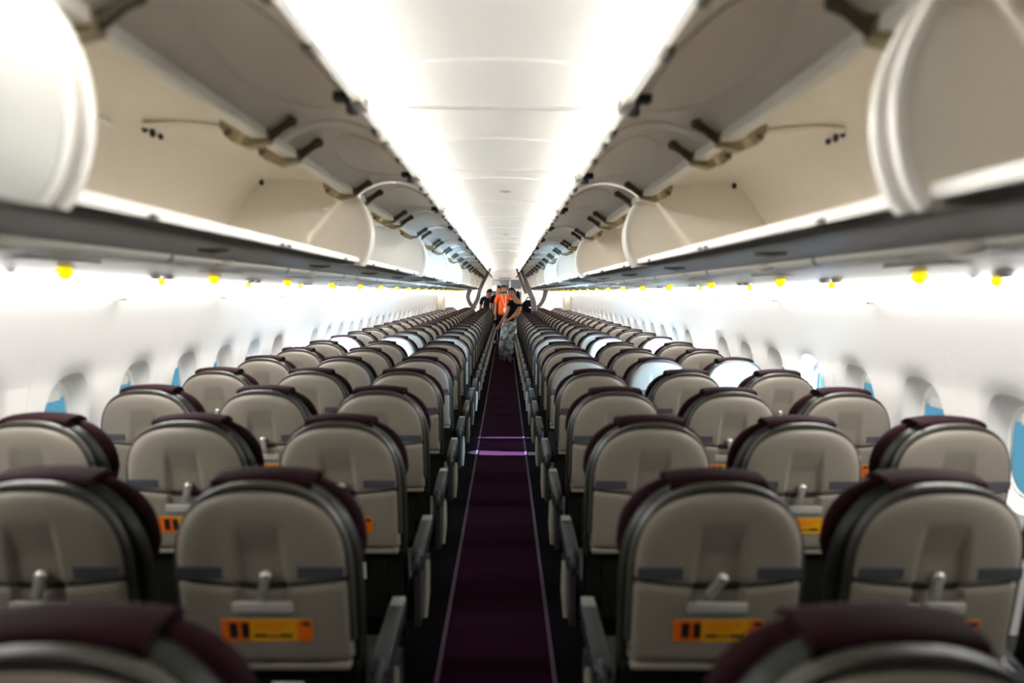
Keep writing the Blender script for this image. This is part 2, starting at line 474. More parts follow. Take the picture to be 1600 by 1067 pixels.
# ceiling tubes: one thing per length, hidden behind the raised bin doors
MODL, NMOD, MOD0 = 2.15, 10, -1.15
for side, sx in (('left', -1), ('right', 1)):
    for i in range(NMOD):
        ya = MOD0 + MODL * i
        mb = MB(); mb.tube([(sx * 0.52, max(ya + 0.02, -0.25), CZ + 0.585), (sx * 0.52, ya + MODL - 0.02, CZ + 0.585)], 0.014, M['tube'], 8)
        o = put(mb.mesh('tube'), 'ceiling_light')
        tag(o, 'long white ceiling tube above the raised doors of the %s %s bin' % (ORD[i], side), 'light', 'ceiling tubes along the %s bins' % side)

# ---------------------------------------------------------------- overhead bins
H = (0.625, 0.43)              # hinge, (x, height above the eye)
DP = [(0.625, 0.43), (0.592, 0.392), (0.566, 0.345), (0.550, 0.295), (0.545, 0.25), (0.549, 0.205), (0.560, 0.162), (0.573, 0.134), (0.588, 0.113)]
def smoothline(P, n):
    out = []
    m = len(P) - 1
    for k in range(n + 1):
        t = k / n * m; i = min(int(t), m - 1); t -= i
        p0 = P[max(i - 1, 0)]; p1 = P[i]; p2 = P[i + 1]; p3 = P[min(i + 2, m)]
        out.append(tuple(0.5 * (2 * p1[c] + (-p0[c] + p2[c]) * t + (2 * p0[c] - 5 * p1[c] + 4 * p2[c] - p3[c]) * t * t + (-p0[c] + 3 * p1[c] - 3 * p2[c] + p3[c]) * t ** 3) for c in (0, 1)))
    return out
DS = smoothline(DP, 18)
def offset(P, d):
    out = []
    for i, p in enumerate(P):
        a = P[max(i - 1, 0)]; b = P[min(i + 1, len(P) - 1)]
        tx, tz = b[0] - a[0], b[1] - a[1]; l = math.hypot(tx, tz)
        out.append((p[0] - tz / l * d, p[1] + tx / l * d))
    return out
DI = offset(DS, 0.016)         # inner face (towards the bin)
if DI[9][0] < DS[9][0]: DI = offset(DS, -0.016)
def rot(p, ang):
    x, z = p[0] - H[0], p[1] - H[1]; c, s_ = math.cos(ang), math.sin(ang)
    return (H[0] + x * c - z * s_, H[1] + x * s_ + z * c)
OPEN = R(-86.0)
def lift(P): return [(x, CZ + z) for x, z in P]
def door_mesh(L, is_open, sx):
    """shell of the door with a raised rib round the inner face"""
    o_, i_ = DS, DI
    A, B = (lambda P: [rot(p, OPEN) for p in P]) if is_open else (lambda P: P), None
    outer, inner = A(o_), A(i_)
    mb = MB()
    n = len(outer)
    ys = [0.0, 0.012, L - 0.012, L]
    mo, mi_ = M['binwhite'], M['bindoor']
    O = lift(outer); I = lift(inner)
    mb.sweep(O, 0, L, mo, closed=False); mb.sweep(I, 0, L, mi_, closed=False)
    for yy in (0, L):
        mb.add([(x, yy, z) for x, z in O] + [(x, yy, z) for x, z in I], [(i, i + 1, n + i + 1, n + i) for i in range(n - 1)], M['edge'])
    mb.add([(O[-1][0], 0, O[-1][1]), (I[-1][0], 0, I[-1][1]), (I[-1][0], L, I[-1][1]), (O[-1][0], L, O[-1][1])], [(0, 1, 2, 3)], M['edge'])
    # raised rib near both ends of the inner face
    I2 = lift(A(offset(i_, 0.006 if DI[9][0] > DS[9][0] else -0.006)))
    J = lift(A([( (a[0]*1.0 + (a[0]-b[0])*0.4), (a[1] + (a[1]-b[1])*0.4)) for a, b in zip(i_, o_)]))
    for ya in (0.004, L - 0.022):
        mb.loft([[(p[0], ya, p[1]), (q[0], ya, q[1]), (q[0], ya + 0.018, q[1]), (p[0], ya + 0.018, p[1])] for p, q in zip(I, J)], M['edge'])
    # oval dished panel pressed in the middle of the inner face
    if is_open:
        rim = []
        for k in range(29):
            a = 2 * math.pi * k / 28
            t = 0.5 + 0.30 * math.sin(a); yy = L * 0.5 + L * 0.36 * math.cos(a)
            idx = t * (n - 1); i0 = min(int(idx), n - 2); fr = idx - i0
            p = (J[i0][0] * (1 - fr) + J[i0 + 1][0] * fr, J[i0][1] * (1 - fr) + J[i0 + 1][1] * fr)
            q = (I[i0][0] * (1 - fr) + I[i0 + 1][0] * fr, I[i0][1] * (1 - fr) + I[i0 + 1][1] * fr)
            rim.append((q[0] * .8 + p[0] * .2, yy, q[1] * .8 + p[1] * .2))
        mb.tube(rim, 0.0022, M['bindoor'], 6)
    return mb.mesh('door', 40, flipx=(sx < 0))
def housing_mesh(L, sx, closed):
    mb = MB()
    inn = [(0.640, 0.440), (0.72, 0.463), (0.90, 0.480), (1.00, 0.476), (1.06, 0.43), (1.24, 0.18), (1.20, 0.150), (1.0, 0.140), (0.615, 0.140)]
    out = [(0.640, 0.455), (0.72, 0.48), (0.90, 0.497), (1.01, 0.494), (1.075, 0.44), (1.26, 0.175), (1.22, 0.130), (1.0, 0.122), (0.615, 0.122)]
    n = len(inn)
    mb.sweep(lift(inn), 0.012, L - 0.012, M['bin'], closed=False)
    mb.sweep(lift(out), 0.012, L - 0.012, M['psudark'], closed=False)
    # a pressed rib half way along the roof of the bin, and a rail on the back wall
    rib = [(0.66, 0.446), (0.72, 0.458), (0.90, 0.475), (0.99, 0.468)]
    mb.loft([[(x, L * 0.5 - 0.02, CZ + z), (x, L * 0.5, CZ + z - 0.010), (x, L * 0.5 + 0.02, CZ + z)] for x, z in rib], M['bin'], caps=True)
    mb.box(1.02, 1.032, 0.25, L * 0.5 - 0.1, CZ + 0.440, CZ + 0.452, M['edge'], b=0.003)
    # fixings on the back wall
    for dy, r in ((-0.045, 0.009), (0.0, 0.013), (0.05, 0.009)):
        mb.ball((1.005, L * 0.5 + dy + 0.08, CZ + 0.462), (0.008, r, r), M['darkmetal'], 10, 6)
    mb.ball((1.005, L - 0.05, CZ + 0.462), (0.010, 0.013, 0.013), M['darkmetal'], 10, 6)
    return mb.mesh('shelf', 40, flipx=(sx < 0))
def lip_mesh(L, sx):
    mb = MB()
    mb.box(0.598, 0.622, 0.012, L - 0.012, CZ + 0.128, CZ + 0.150, M['edge'], b=0.006)
    for yy in (0.3, L * 0.5 - 0.03, L * 0.5 + 0.03, L - 0.3):
        mb.box(0.592, 0.600, yy - 0.012, yy + 0.012, CZ + 0.127, CZ + 0.137, M['darkmetal'], b=0.002)
    return mb.mesh('lip', 40, flipx=(sx < 0))
def rail_mesh(L, sx):
    mb = MB(); mb.box(0.598, 0.640, 0.012, L - 0.012, CZ + 0.402, CZ + 0.428, M['edge'], b=0.006)
    return mb.mesh('hinge_rail', 40, flipx=(sx < 0))
def divider_mesh(sx):
    P = [(x, z) for x, z in DS] + [(0.62, 0.118), (1.0, 0.122), (1.20, 0.130), (1.25, 0.18), (1.07, 0.435), (1.005, 0.49), (0.9, 0.49), (0.72, 0.475)]
    mb = MB(); mb.sweep(lift(P), 0, 0.011, M['bin'])
    B = offset(DS, 0.012 if DI[9][0] > DS[9][0] else -0.012)
    mb.loft([[(p[0] - 0.002, -0.004, CZ + p[1]), (q[0], -0.004, CZ + q[1]), (q[0], 0.0, CZ + q[1]), (q[0], 0.014, CZ + q[1]), (p[0] - 0.002, 0.014, CZ + p[1])] for p, q in zip(DS, B)], M['edge'])
    return mb.mesh('divider', 40, flipx=(sx < 0))
def arm_mesh(sx):
    mb = MB()
    # slim arm on the door side and rounded bracket on the bin side
    mb.tube([(0.540, 0, CZ + 0.448), (0.56, 0, CZ + 0.436), (0.585, 0, CZ + 0.418), (0.61, 0, CZ + 0.404)], [0.013, 0.011, 0.013, 0.018], M['hinge'], 8)
    mb.ball((0.536, 0, CZ + 0.450), (0.016, 0.016, 0.014), M['hinge'], 10, 6)
    mb.loft([[(0.592, -0.016, CZ + 0.392), (0.592, 0.016, CZ + 0.392), (0.592, 0.016, CZ + 0.428), (0.592, -0.016, CZ + 0.428)],
             [(0.65, -0.020, CZ + 0.378), (0.65, 0.020, CZ + 0.378), (0.65, 0.018, CZ + 0.432), (0.65, -0.018, CZ + 0.432)],
             [(0.695, -0.016, CZ + 0.396), (0.695, 0.016, CZ + 0.396), (0.695, 0.016, CZ + 0.442), (0.695, -0.016, CZ + 0.442)],
             [(0.722, -0.010, CZ + 0.432), (0.722, 0.010, CZ + 0.432), (0.722, 0.010, CZ + 0.452), (0.722, -0.010, CZ + 0.452)]], M['hingepale'])
    mb.ball((0.698, 0, CZ + 0.418), (0.020, 0.019, 0.014), M['hinge'], 10, 6)
    return mb.mesh('hinge_arm', 40, flipx=(sx < 0))
def latch_mesh(sx):
    e = rot(DI[-1], OPEN); ex, ez = e
    mb = MB()
    mb.box(ex - 0.022, ex + 0.012, -0.055, 0.055, CZ + ez - 0.004, CZ + ez + 0.020, M['rail'], b=0.006)
    mb.box(ex - 0.026, ex - 0.016, -0.025, 0.02, CZ + ez + 0.002, CZ + ez + 0.016, M['hinge'], b=0.003)
    mb.box(ex + 0.010, ex + 0.040, -0.075, -0.045, CZ + ez - 0.006, CZ + ez + 0.014, M['black'], b=0.004)
    mb.box(ex + 0.004, ex + 0.018, -0.06, 0.05, CZ + ez - 0.010, CZ + ez + 0.004, M['black'], b=0.003)
    mb.box(ex + 0.008, ex + 0.034, 0.035, 0.07, CZ + ez - 0.006, CZ + ez + 0.012, M['black'], b=0.004)
    return mb.mesh('latch', 40, flipx=(sx < 0))
def clip_mesh(sx):
    ex, ez = rot(DI[-1], OPEN)
    mb = MB(); mb.box(ex - 0.004, ex + 0.012, -0.03, 0.03, CZ + ez - 0.008, CZ + ez + 0.008, M['hinge'], b=0.003)
    return mb.mesh('clip', 40, flipx=(sx < 0))
DL = MODL / 2 - 0.012
for side, sx in (('left', -1), ('right', 1)):
    meshes = dict(open=door_mesh(DL, True, sx), closed=door_mesh(DL, False, sx), lip=lip_mesh(MODL, sx), rail=rail_mesh(MODL, sx),
                  shelf=housing_mesh(MODL, sx, False), div=divider_mesh(sx), arm=arm_mesh(sx), latch=latch_mesh(sx), clip=clip_mesh(sx))
    for i in range(NMOD):
        ya = MOD0 + MODL * i
        closed = (side == 'left' and i == 0)
        if i == 0: lb = 'nearest overhead bin on the left, its bulging white doors shut' if closed else 'nearest overhead bin on the right, open, cut off by the photo edge'
        elif i == 1: lb = 'open cream overhead bin with %s, beside the %s near edge' % ('its whole interior showing', side)
        else: lb = 'open cream overhead bin, %s from the camera on the %s of the aisle' % (ORD[i + 1], side)
        t = thing('overhead_bin', (0, ya, 0), lb, 'overhead bin', 'overhead bins on the ' + side)
        put(meshes['shelf'], 'shelf', t); put(meshes['lip'], 'lip', t); put(meshes['rail'], 'hinge_rail', t)
        put(meshes['div'], 'divider', t, (0, 0.018, 0)); put(meshes['div'], 'divider', t, (0, MODL - 0.032, 0))
        for d in range(2):
            y0 = 0.010 + d * (MODL / 2)
            dr = put(meshes['closed' if closed else 'open'], 'door', t, (0, y0 if d == 0 else y0 - 0.008, 0))
            if not closed:
                put(meshes['latch'], 'latch', dr, (0, DL * 0.66, 0))
                for q in (0.06, 0.3, 0.92): put(meshes['clip'], 'clip', dr, (0, DL * q, 0))
                for q in (0.13, DL - 0.13): put(meshes['arm'], 'hinge_arm', t, (0, y0 + q, 0))
        if side == 'right' and i == 2:
            mb = MB(); mb.box(0.83, 0.86, -0.012, 0.0, CZ + 0.215, CZ + 0.285, M['black'], b=0.003)
            put(mb.mesh('tag'), 'tag', t, (0, MODL - 0.018, 0), label='small black rectangular tag')

# ---------------------------------------------------------------- service panels under the bins, reading lights, wall strips
PU = 1.03
for side, sx in (('left', -1), ('right', 1)):
    ch = MB()
    ch.sweep(lift([(0.622, 0.110), (0.66, 0.104), (0.74, 0.106), (0.84, 0.100), (0.86, 0.098), (0.86, 0.110), (0.74, 0.112), (0.63, 0.112)]), 0.003, PU - 0.003, M['psudark'])
    ch.tube([(0.655, PU * 0.28, CZ + 0.103), (0.70, PU * 0.30, CZ + 0.100), (0.74, PU * 0.30, CZ + 0.106)], 0.006, M['hinge'], 6)
    chm = ch.mesh('channel', 40, sx < 0)
    rl = MB(); rl.tube([(0.872, 0.002, CZ + 0.094), (0.872, PU - 0.002, CZ + 0.094)], 0.0150, M['rail'], 12)
    rl.tube([(0.872, PU * 0.40, CZ + 0.094), (0.872, PU * 0.42, CZ + 0.094)], 0.0162, M['psudark'], 12)
    rlm = rl.mesh('rail', 40, sx < 0)
    br = MB(); br.ball((0.868, PU * 0.80, CZ + 0.088), (0.026, 0.075, 0.017), M['rail'], 14, 8); br.box(0.86, 0.884, PU * 0.70, PU * 0.73, CZ + 0.082, CZ + 0.100, M['hinge'], b=0.003)
    brm = br.mesh('bracket', 40, sx < 0)
    pl = MB()
    pl.sweep(lift([(0.885, 0.094), (0.93, 0.083), (1.05, 0.078), (1.12, 0.072), (1.47, 0.050), (1.47, 0.062), (1.12, 0.090), (0.885, 0.108)]), 0.003, PU - 0.003, M['psu'])
    pl.box(1.04, 1.10, PU * 0.12, PU * 0.40, CZ + 0.072, CZ + 0.080, M['psudark'], b=0.002)
    plm = pl.mesh('panel', 30, sx < 0)
    lampm = {}
    for nm, (lx, lz, rr, mt) in dict(a=(1.20, 0.051, 0.022, 'amber'), b=(1.42, 0.040, 0.017, 'amber'), c=(1.42, 0.040, 0.014, 'whitelamp')).items():
        q = MB(); q.ball((0, 0, 0), (rr, rr, rr), M[mt], 14, 8); q.loft([[((rr + e) * math.cos(k * math.pi / 8), (rr + e) * math.sin(k * math.pi / 8), z) for k in range(16)] for e, z in ((0.004, 0.022), (0.006, 0.018), (0.004, 0.015), (-0.004, 0.016))], M['psu'], caps=False)
        lampm[nm] = (q.mesh('reading_light', 40), lx, lz)
    ventm = MB(); ventm.ball((0, 0, 0), (0.022, 0.022, 0.014), M['greybar'], 14, 8); ventm = ventm.mesh('air_nozzle')
    for i in range(-1, 20):
        ya = 1.0 - PU / 2 + PU * i
        t = thing('service_panel', (0, ya, 0), 'grey underbin service panel holding amber reading lamps, %s from the camera on the %s' % (ORD[i + 2], side), 'service panel', 'service panels under the %s bins' % side)
        put(chm, 'channel', t); r_ = put(rlm, 'rail', t); put(brm, 'bracket', r_); put(plm, 'panel', t)
        for nm, dy in (('a', 0.5), ('b', 0.50), ('c', 0.60)):
            m_, lx, lz = lampm[nm]
            put(m_, 'reading_light', t, (sx * lx, PU * dy, CZ + lz))
        for dy in (0.2, 0.3): put(ventm, 'air_nozzle', t, (sx * 1.30, PU * dy, CZ + 0.058))
    for i in range(-1, 20):
        ya = 0.9 + 1.1 * i
        if ya < 0.3: continue
        mb = MB()
        mb.sweep([(1.474, CZ + 0.046), (1.50, CZ + 0.040), (1.56, CZ + 0.012), (1.60, CZ - 0.014), (1.617, CZ - 0.031), (1.630, CZ - 0.020), (1.58, CZ + 0.04), (1.474, CZ + 0.060)], 0.002, 1.098, M['strip'])
        mb.box(1.592, 1.612, 1.075, 1.110, CZ - 0.038, CZ - 0.026, M['hinge'], b=0.002)
        o = put(mb.mesh('strip', 40, sx < 0), 'wall_light', None, (0, ya, 0))
        tag(o, 'bright white light strip above the %s wall, %s from the camera' % (side, ORD[i + 1]), 'light', 'light strips above the %s wall' % side)

# ---------------------------------------------------------------- seats
TILT = 0.17
ZT, ZSEAM, ZB = 1.083, 0.868, 0.655
def seatline(v): return (ZT - v) * TILT          # the back leans, its foot further forward
W_S = 0.196
ZSH = 0.885
def top_z(x, W, zt, zs, n=2.5):
    r = min(1.0, abs(x) / W); return zs + (zt - zs) * max(0.0, 1 - r ** n) ** (1 / n)
def recess(x, z):
    """trapezoid hollow round the latch"""
    hw = 0.050 + max(0, 1.02 - z) * 0.045
    e = (abs(x) - hw) / 0.004
    k = 1 / (1 + math.exp(max(-30, min(30, e * 3))))
    f = min(1, max(0, (1.01 - z) / 0.08))
    return 0.015 * k * f
def seam_z(x):
    a = abs(x); return ZSEAM - 0.020 * max(0, 1 - a / W_S) ** 0.8
def shell_mesh():
    mb = MB(); nx, nz = 92, 26
    def P(u, v):
        x = W_S * math.sin((u * 2 - 1) * math.pi / 2 * 0.985) / math.sin(math.pi / 2 * 0.985)
        zt = top_z(x, W_S, ZT, ZSH); zb = seam_z(x)
        z = zb + (zt - zb) * v
        q = ((abs(x) / W_S) ** 2.5 + (max(0, z - ZSH) / (ZT - ZSH)) ** 2.5) ** 0.4
        q = min(1, q)
        w = 0.022 - 0.017 * q ** 14 - 0.006 * (abs(x) / W_S) ** 2 - recess(x, z)
        w -= 0.006 * max(0, 1 - (z - zb) / 0.010) ** 2
        return (x, seatline(z) - w, z)
    mb.grid(P, nx, nz, M['shell'])
    # rim turned forward
    bd = [P(0, v / 10) for v in range(11)] + [P(u / (nx - 1), 1) for u in range(1, nx)] + [P(1, 1 - v / 10) for v in range(1, 11)]
    mb.loft([[p, (p[0] * 1.004, p[1] + 0.010, p[2] + 0.001), (p[0] * 0.97, p[1] + 0.03, 0.9 + (p[2] - 0.9) * 0.985)] for p in bd], M['shell'], caps=False)
    return mb.mesh('shell', 60)
def tray_mesh():
    mb = MB(); nx, nz = 80, 20
    Wt = 0.195
    def P(u, v):
        x = Wt * (u * 2 - 1); zt = seam_z(x) - 0.006; z = ZB + (zt - ZB) * v
        e = min(1, max(abs(x) / Wt, 0))
        w = 0.021 - 0.014 * e ** 20 - 0.006 * e * e - recess(x, z) * (1 if z > 0.79 else 0.0) - 0.006 * max(0, 1 - (zt - z) / 0.010) ** 2 - 0.006 * max(0, 1 - (z - ZB) / 0.008) ** 2
        return (x, seatline(z) - w, z)
    mb.grid(P, nx, nz, M['shell'])
    bd = [P(0, v / 19) for v in range(19, -1, -1)] + [P(u / 79, 0) for u in range(1, 80)] + [P(1, v / 19) for v in range(1, 20)]
    mb.loft([[p, (p[0], p[1] + 0.024, p[2] + 0.001)] for p in bd], M['shell'], caps=False)
    return mb.mesh('tray_table', 60)
def arch_mesh(name, W, z0, zt, zs, ya, yb, bev, m, n=2.5, taper=1.0, crown=0.0):
    """solid arched slab following the lean of the back"""
    def outline(sc):
        zc = (z0 + zt) / 2; pts = []
        w = W * 1.0
        for k in range(4): pts.append((-w * (taper + (1 - taper) * k / 4), z0 + (zs - z0) * k / 4))
        for k in range(25):
            a = math.pi * (1 - k / 24)
            x, dz = ell(a, w, zt - zs, n); pts.append((x, zs + abs(dz)))
        for k in range(3, -1, -1): pts.append((w * (taper + (1 - taper) * k / 4), z0 + (zs - z0) * k / 4))
        return [(x - math.copysign(min(abs(x), sc * 1.0), x) if False else x * (1 - sc / w), zc + (z - zc) * (1 - sc / ((zt - z0) / 2))) for x, z in pts]
    mb = MB(); rings = []
    for k in range(5):
        a = math.pi / 2 * k / 4
        rings.append([(x, ya + bev * (1 - math.sin(a)) + seatline(z), z) for x, z in outline(bev * (1 - math.cos(a - 0) ) if False else bev * (1 - math.sin(a)))])
    rings = []
    for k in range(5):
        a = math.pi / 2 * k / 4
        rings.append([(x, ya + bev * (1 - math.cos(a)) + seatline(z), z) for x, z in outline(bev * (1 - math.sin(a)))])
    for k in range(5):
        a = math.pi / 2 * (4 - k) / 4
        rings.append([(x, yb - bev * (1 - math.cos(a)) + seatline(z) - crown * 0, z) for x, z in outline(bev * (1 - math.sin(a)))])
    mb.loft(rings, m)
    return mb.mesh(name, 50)
def side_profile(z): return z
SM = {}
SM['shell'] = shell_mesh(); SM['tray_table'] = tray_mesh()
SM['back_frame'] = arch_mesh('back_frame', 0.203, 0.70, 1.096, 0.86, -0.004, 0.030, 0.008, M['frame'])
SM['back_cushion'] = arch_mesh('back_cushion', 0.214, 0.48, 1.090, 0.84, 0.024, 0.105, 0.022, M['leather'], taper=0.98)
SM['headrest'] = arch_mesh('headrest', 0.217, 0.86, 1.092, 0.91, 0.086, 0.150, 0.026, M['purple'], taper=0.93)
def flap_mesh():
    mb = MB(); nu, nv = 12, 9
    prof = [(0.036, 1.080), (0.030, 1.094), (0.040, 1.102), (0.060, 1.106), (0.09, 1.108), (0.12, 1.106), (0.15, 1.090)]
    prof = smoothline(prof, 12)
    rings = []
    for k in range(15):
        u = -1 + 2 * k / 14; x = 0.112 * u
        dz = -0.010 * u * u
        rings.append([(x, p[0], p[1] + dz) for p in prof] + [(x, p[0] + 0.003, p[1] + dz - 0.010) for p in prof[::-1]])
    mb.loft(rings, M['purple'])
    return mb.mesh('headrest_flap', 50)
SM['headrest_flap'] = flap_mesh()
def shear_box(mb, x0, x1, za, zb, w0, w1, m, b=0.0):
    """box lying on the leaning back: w is the height above the back plane"""
    M4 = Matrix(((1, 0, 0, 0), (0, 1, -TILT, ZT * TILT), (0, 0, 1, 0), (0, 0, 0, 1)))
    mb.box(x0, x1, -w1, -w0, za, zb, m, M4, b)
mb = MB(); shear_box(mb, -0.052, 0.052, 0.872, 0.900, 0.0195, 0.0215, M['placard'], 0.0005)
for r_ in range(3):
    x = -0.044
    rnd = random.Random(r_)
    while x < 0.042:
        w = rnd.uniform(0.004, 0.011); shear_box(mb, x, min(0.046, x + w), 0.877 + r_ * 0.007, 0.8805 + r_ * 0.007, 0.0215, 0.0219, M['placardtext']); x += w + 0.003
SM['placard'] = mb.mesh('placard', 0)
def latch(angle):
    mb = MB(); c = Matrix.Translation((0.0, seatline(0.852) - 0.022, 0.856)) @ Matrix.Rotation(angle, 4, 'Y')
    mb.box(-0.010, 0.010, -0.014, 0.006, -0.030, 0.028, M['metal'], c, b=0.006)
    mb.ball((0, -0.004, 0.024), (0.014, 0.012, 0.012), M['metal'], 12, 8, c)
    return mb.mesh('tray_latch', 50)
SM['latch_a'] = latch(R(12)); SM['latch_b'] = latch(R(38)); SM['latch_c'] = latch(R(-8))
mb = MB(); shear_box(mb, -0.070, 0.070, 0.786, 0.812, 0.012, 0.026, M['greybar'], 0.005); SM['coat_hook'] = mb.mesh('tray_grip', 50)
def sticker_mesh():
    mb = MB(); a, b = 0.712, 0.769
    shear_box(mb, -0.105, 0.105, a, b, 0.020, 0.0215, M['yellow'], 0.0005)
    shear_box(mb, -0.105, -0.040, a + 0.001, b - 0.001, 0.0215, 0.0218, M['orange'])
    shear_box(mb, 0.070, 0.104, a + 0.001, b - 0.001, 0.0215, 0.0218, M['orange'])
    shear_box(mb, 0.082, 0.100, b - 0.016, b - 0.006, 0.0218, 0.0221, M['black'])
    shear_box(mb, -0.086, -0.067, a + 0.009, b - 0.009, 0.0218, 0.0222, M['black'], 0.0001)
    shear_box(mb, -0.058, -0.040, a + 0.009, b - 0.009, 0.0218, 0.0222, M['black'], 0.0001)
    shear_box(mb, -0.030, 0.000, a + 0.011, a + 0.019, 0.0215, 0.0219, M['black'])
    shear_box(mb, 0.002, 0.026, a + 0.012, a + 0.016, 0.0215, 0.0219, M['black'])
    shear_box(mb, 0.028, 0.058, a + 0.011, a + 0.019, 0.0215, 0.0219, M['black'])
    for k in range(3):
        shear_box(mb, -0.028, 0.056 - 0.01 * k, b - 0.012 - k * 0.008, b - 0.009 - k * 0.008, 0.0215, 0.0219, M['orange'])
    return mb.mesh('sticker', 0)
SM['sticker'] = sticker_mesh()
mb = MB(); shear_box(mb, -0.192, 0.192, 0.637, 0.650, -0.012, 0.024, M['shell'], 0.004); SM['ledge'] = mb.mesh('tray_ledge', 50)
# lower back with literature pocket
mb = MB()
mb.loft([[(-0.205, seatline(z) + w, z), (0.205, seatline(z) + w, z), (0.205, seatline(z) + 0.05, z), (-0.205, seatline(z) + 0.05, z)] for z, w in ((0.30, 0.02), (0.36, -0.005), (0.52, -0.012), (0.56, 0.005), (0.635, 0.008))], M['leather'])
mb.box(-0.15, 0.15, 0.085, 0.095, 0.40, 0.60, M['leather'], b=0.003)
SM['pocket'] = mb.mesh('literature_pocket', 50)
# a card sticking out of the pocket
mb = MB(); shear_box(mb, -0.045, 0.03, 0.54, 0.60, 0.013, 0.015, M['paper']); shear_box(mb, -0.03, 0.02, 0.56, 0.575, 0.015, 0.0155, M['placard']); SM['card'] = mb.mesh('pocket_card', 0)
# seat cushion
mb = MB()
rings = []
for yy, zt_, hw in ((0.13, 0.44, 0.20), (0.15, 0.475, 0.222), (0.30, 0.465, 0.225), (0.48, 0.48, 0.225), (0.56, 0.475, 0.22), (0.585, 0.43, 0.20)):
    rings.append([(-hw, yy, 0.38), (hw, yy, 0.38), (hw, yy, zt_ - 0.025), (hw - 0.025, yy, zt_), (-hw + 0.025, yy, zt_), (-hw, yy, zt_ - 0.025)])
mb.loft(rings, M['leather']); SM['seat_cushion'] = mb.mesh('seat_cushion', 50)
# understructure
mb = MB(); mb.tube([(-0.25, 0.22, 0.35), (0.25, 0.22, 0.35)], 0.022, M['darkmetal'], 10); mb.tube([(-0.25, 0.48, 0.35), (0.25, 0.48, 0.35)], 0.022, M['darkmetal'], 10)
mb.box(-0.20, 0.20, 0.18, 0.54, 0.365, 0.385, M['darkmetal'], b=0.004); SM['seat_pan'] = mb.mesh('seat_pan', 50)
mb = MB(); mb.tube([(0, 0.24, 0.34), (0, 0.12, 0.03), (0, 0.10, 0.0)], [0.018, 0.015, 0.02], M['darkmetal'], 8); SM['leg_r'] = mb.mesh('leg', 50)
mb = MB(); mb.tube([(0, 0.46, 0.34), (0, 0.50, 0.03), (0, 0.50, 0.0)], [0.018, 0.015, 0.02], M['darkmetal'], 8); SM['leg_f'] = mb.mesh('leg', 50)
# armrest: pivot plate at the back, padded bar reaching forward, tip painted paler where it catches light
def armrest_mesh():
    mb = MB()
    pts = [(0.085, 0.615), (0.14, 0.628), (0.26, 0.640), (0.38, 0.648), (0.43, 0.645), (0.45, 0.628), (0.43, 0.605), (0.36, 0.592), (0.22, 0.580), (0.10, 0.560)]
    rings = []
    for x, s_ in ((-0.0215, 0.92), (-0.016, 1), (0.016, 1), (0.0215, 0.92)):
        rings.append([(x, 0.26 + (a - 0.26) * (0.5 + s_ / 2), 0.61 + (b - 0.61) * s_) for a, b in pts])
    mb.loft(rings, M['arm'])
    mb.ball((0, 0.115, 0.585), (0.020, 0.05, 0.045), M['arm'], 14, 8)
    return mb.mesh('armrest', 40)
SM['armrest'] = armrest_mesh()
mb = MB(); mb.box(-0.019, 0.019, 0.37, 0.432, 0.643, 0.652, M['armlit'], b=0.004); SM['armlit'] = mb.mesh('armrest_lit_tip', 40)
def endbay(sx):
    mb = MB()
    # dark side panel between armrest and cushion, with a cream upright at its front
    mb.loft([[(sx * -0.010, y_, z_) for y_, z_ in ((0.10, 0.36), (0.44, 0.40), (0.43, 0.50), (0.20, 0.56), (0.10, 0.56))], [(sx * 0.010, y_, z_) for y_, z_ in ((0.10, 0.36), (0.44, 0.40), (0.43, 0.50), (0.20, 0.56), (0.10, 0.56))]], M['darkmetal'])
    return mb.mesh('end_bay', 40)
def endtrim(sx):
    mb = MB()
    mb.tube([(sx * 0.016, 0.17, 0.36), (sx * 0.016, 0.20, 0.45), (sx * 0.016, 0.235, 0.545)], [0.010, 0.017, 0.012], M['cream'], 10, flat=1.0)
    return mb.mesh('end_trim', 40)
for s_ in (-1, 1):
    SM['endbay', s_] = endbay(s_); SM['endtrim', s_] = endtrim(s_)

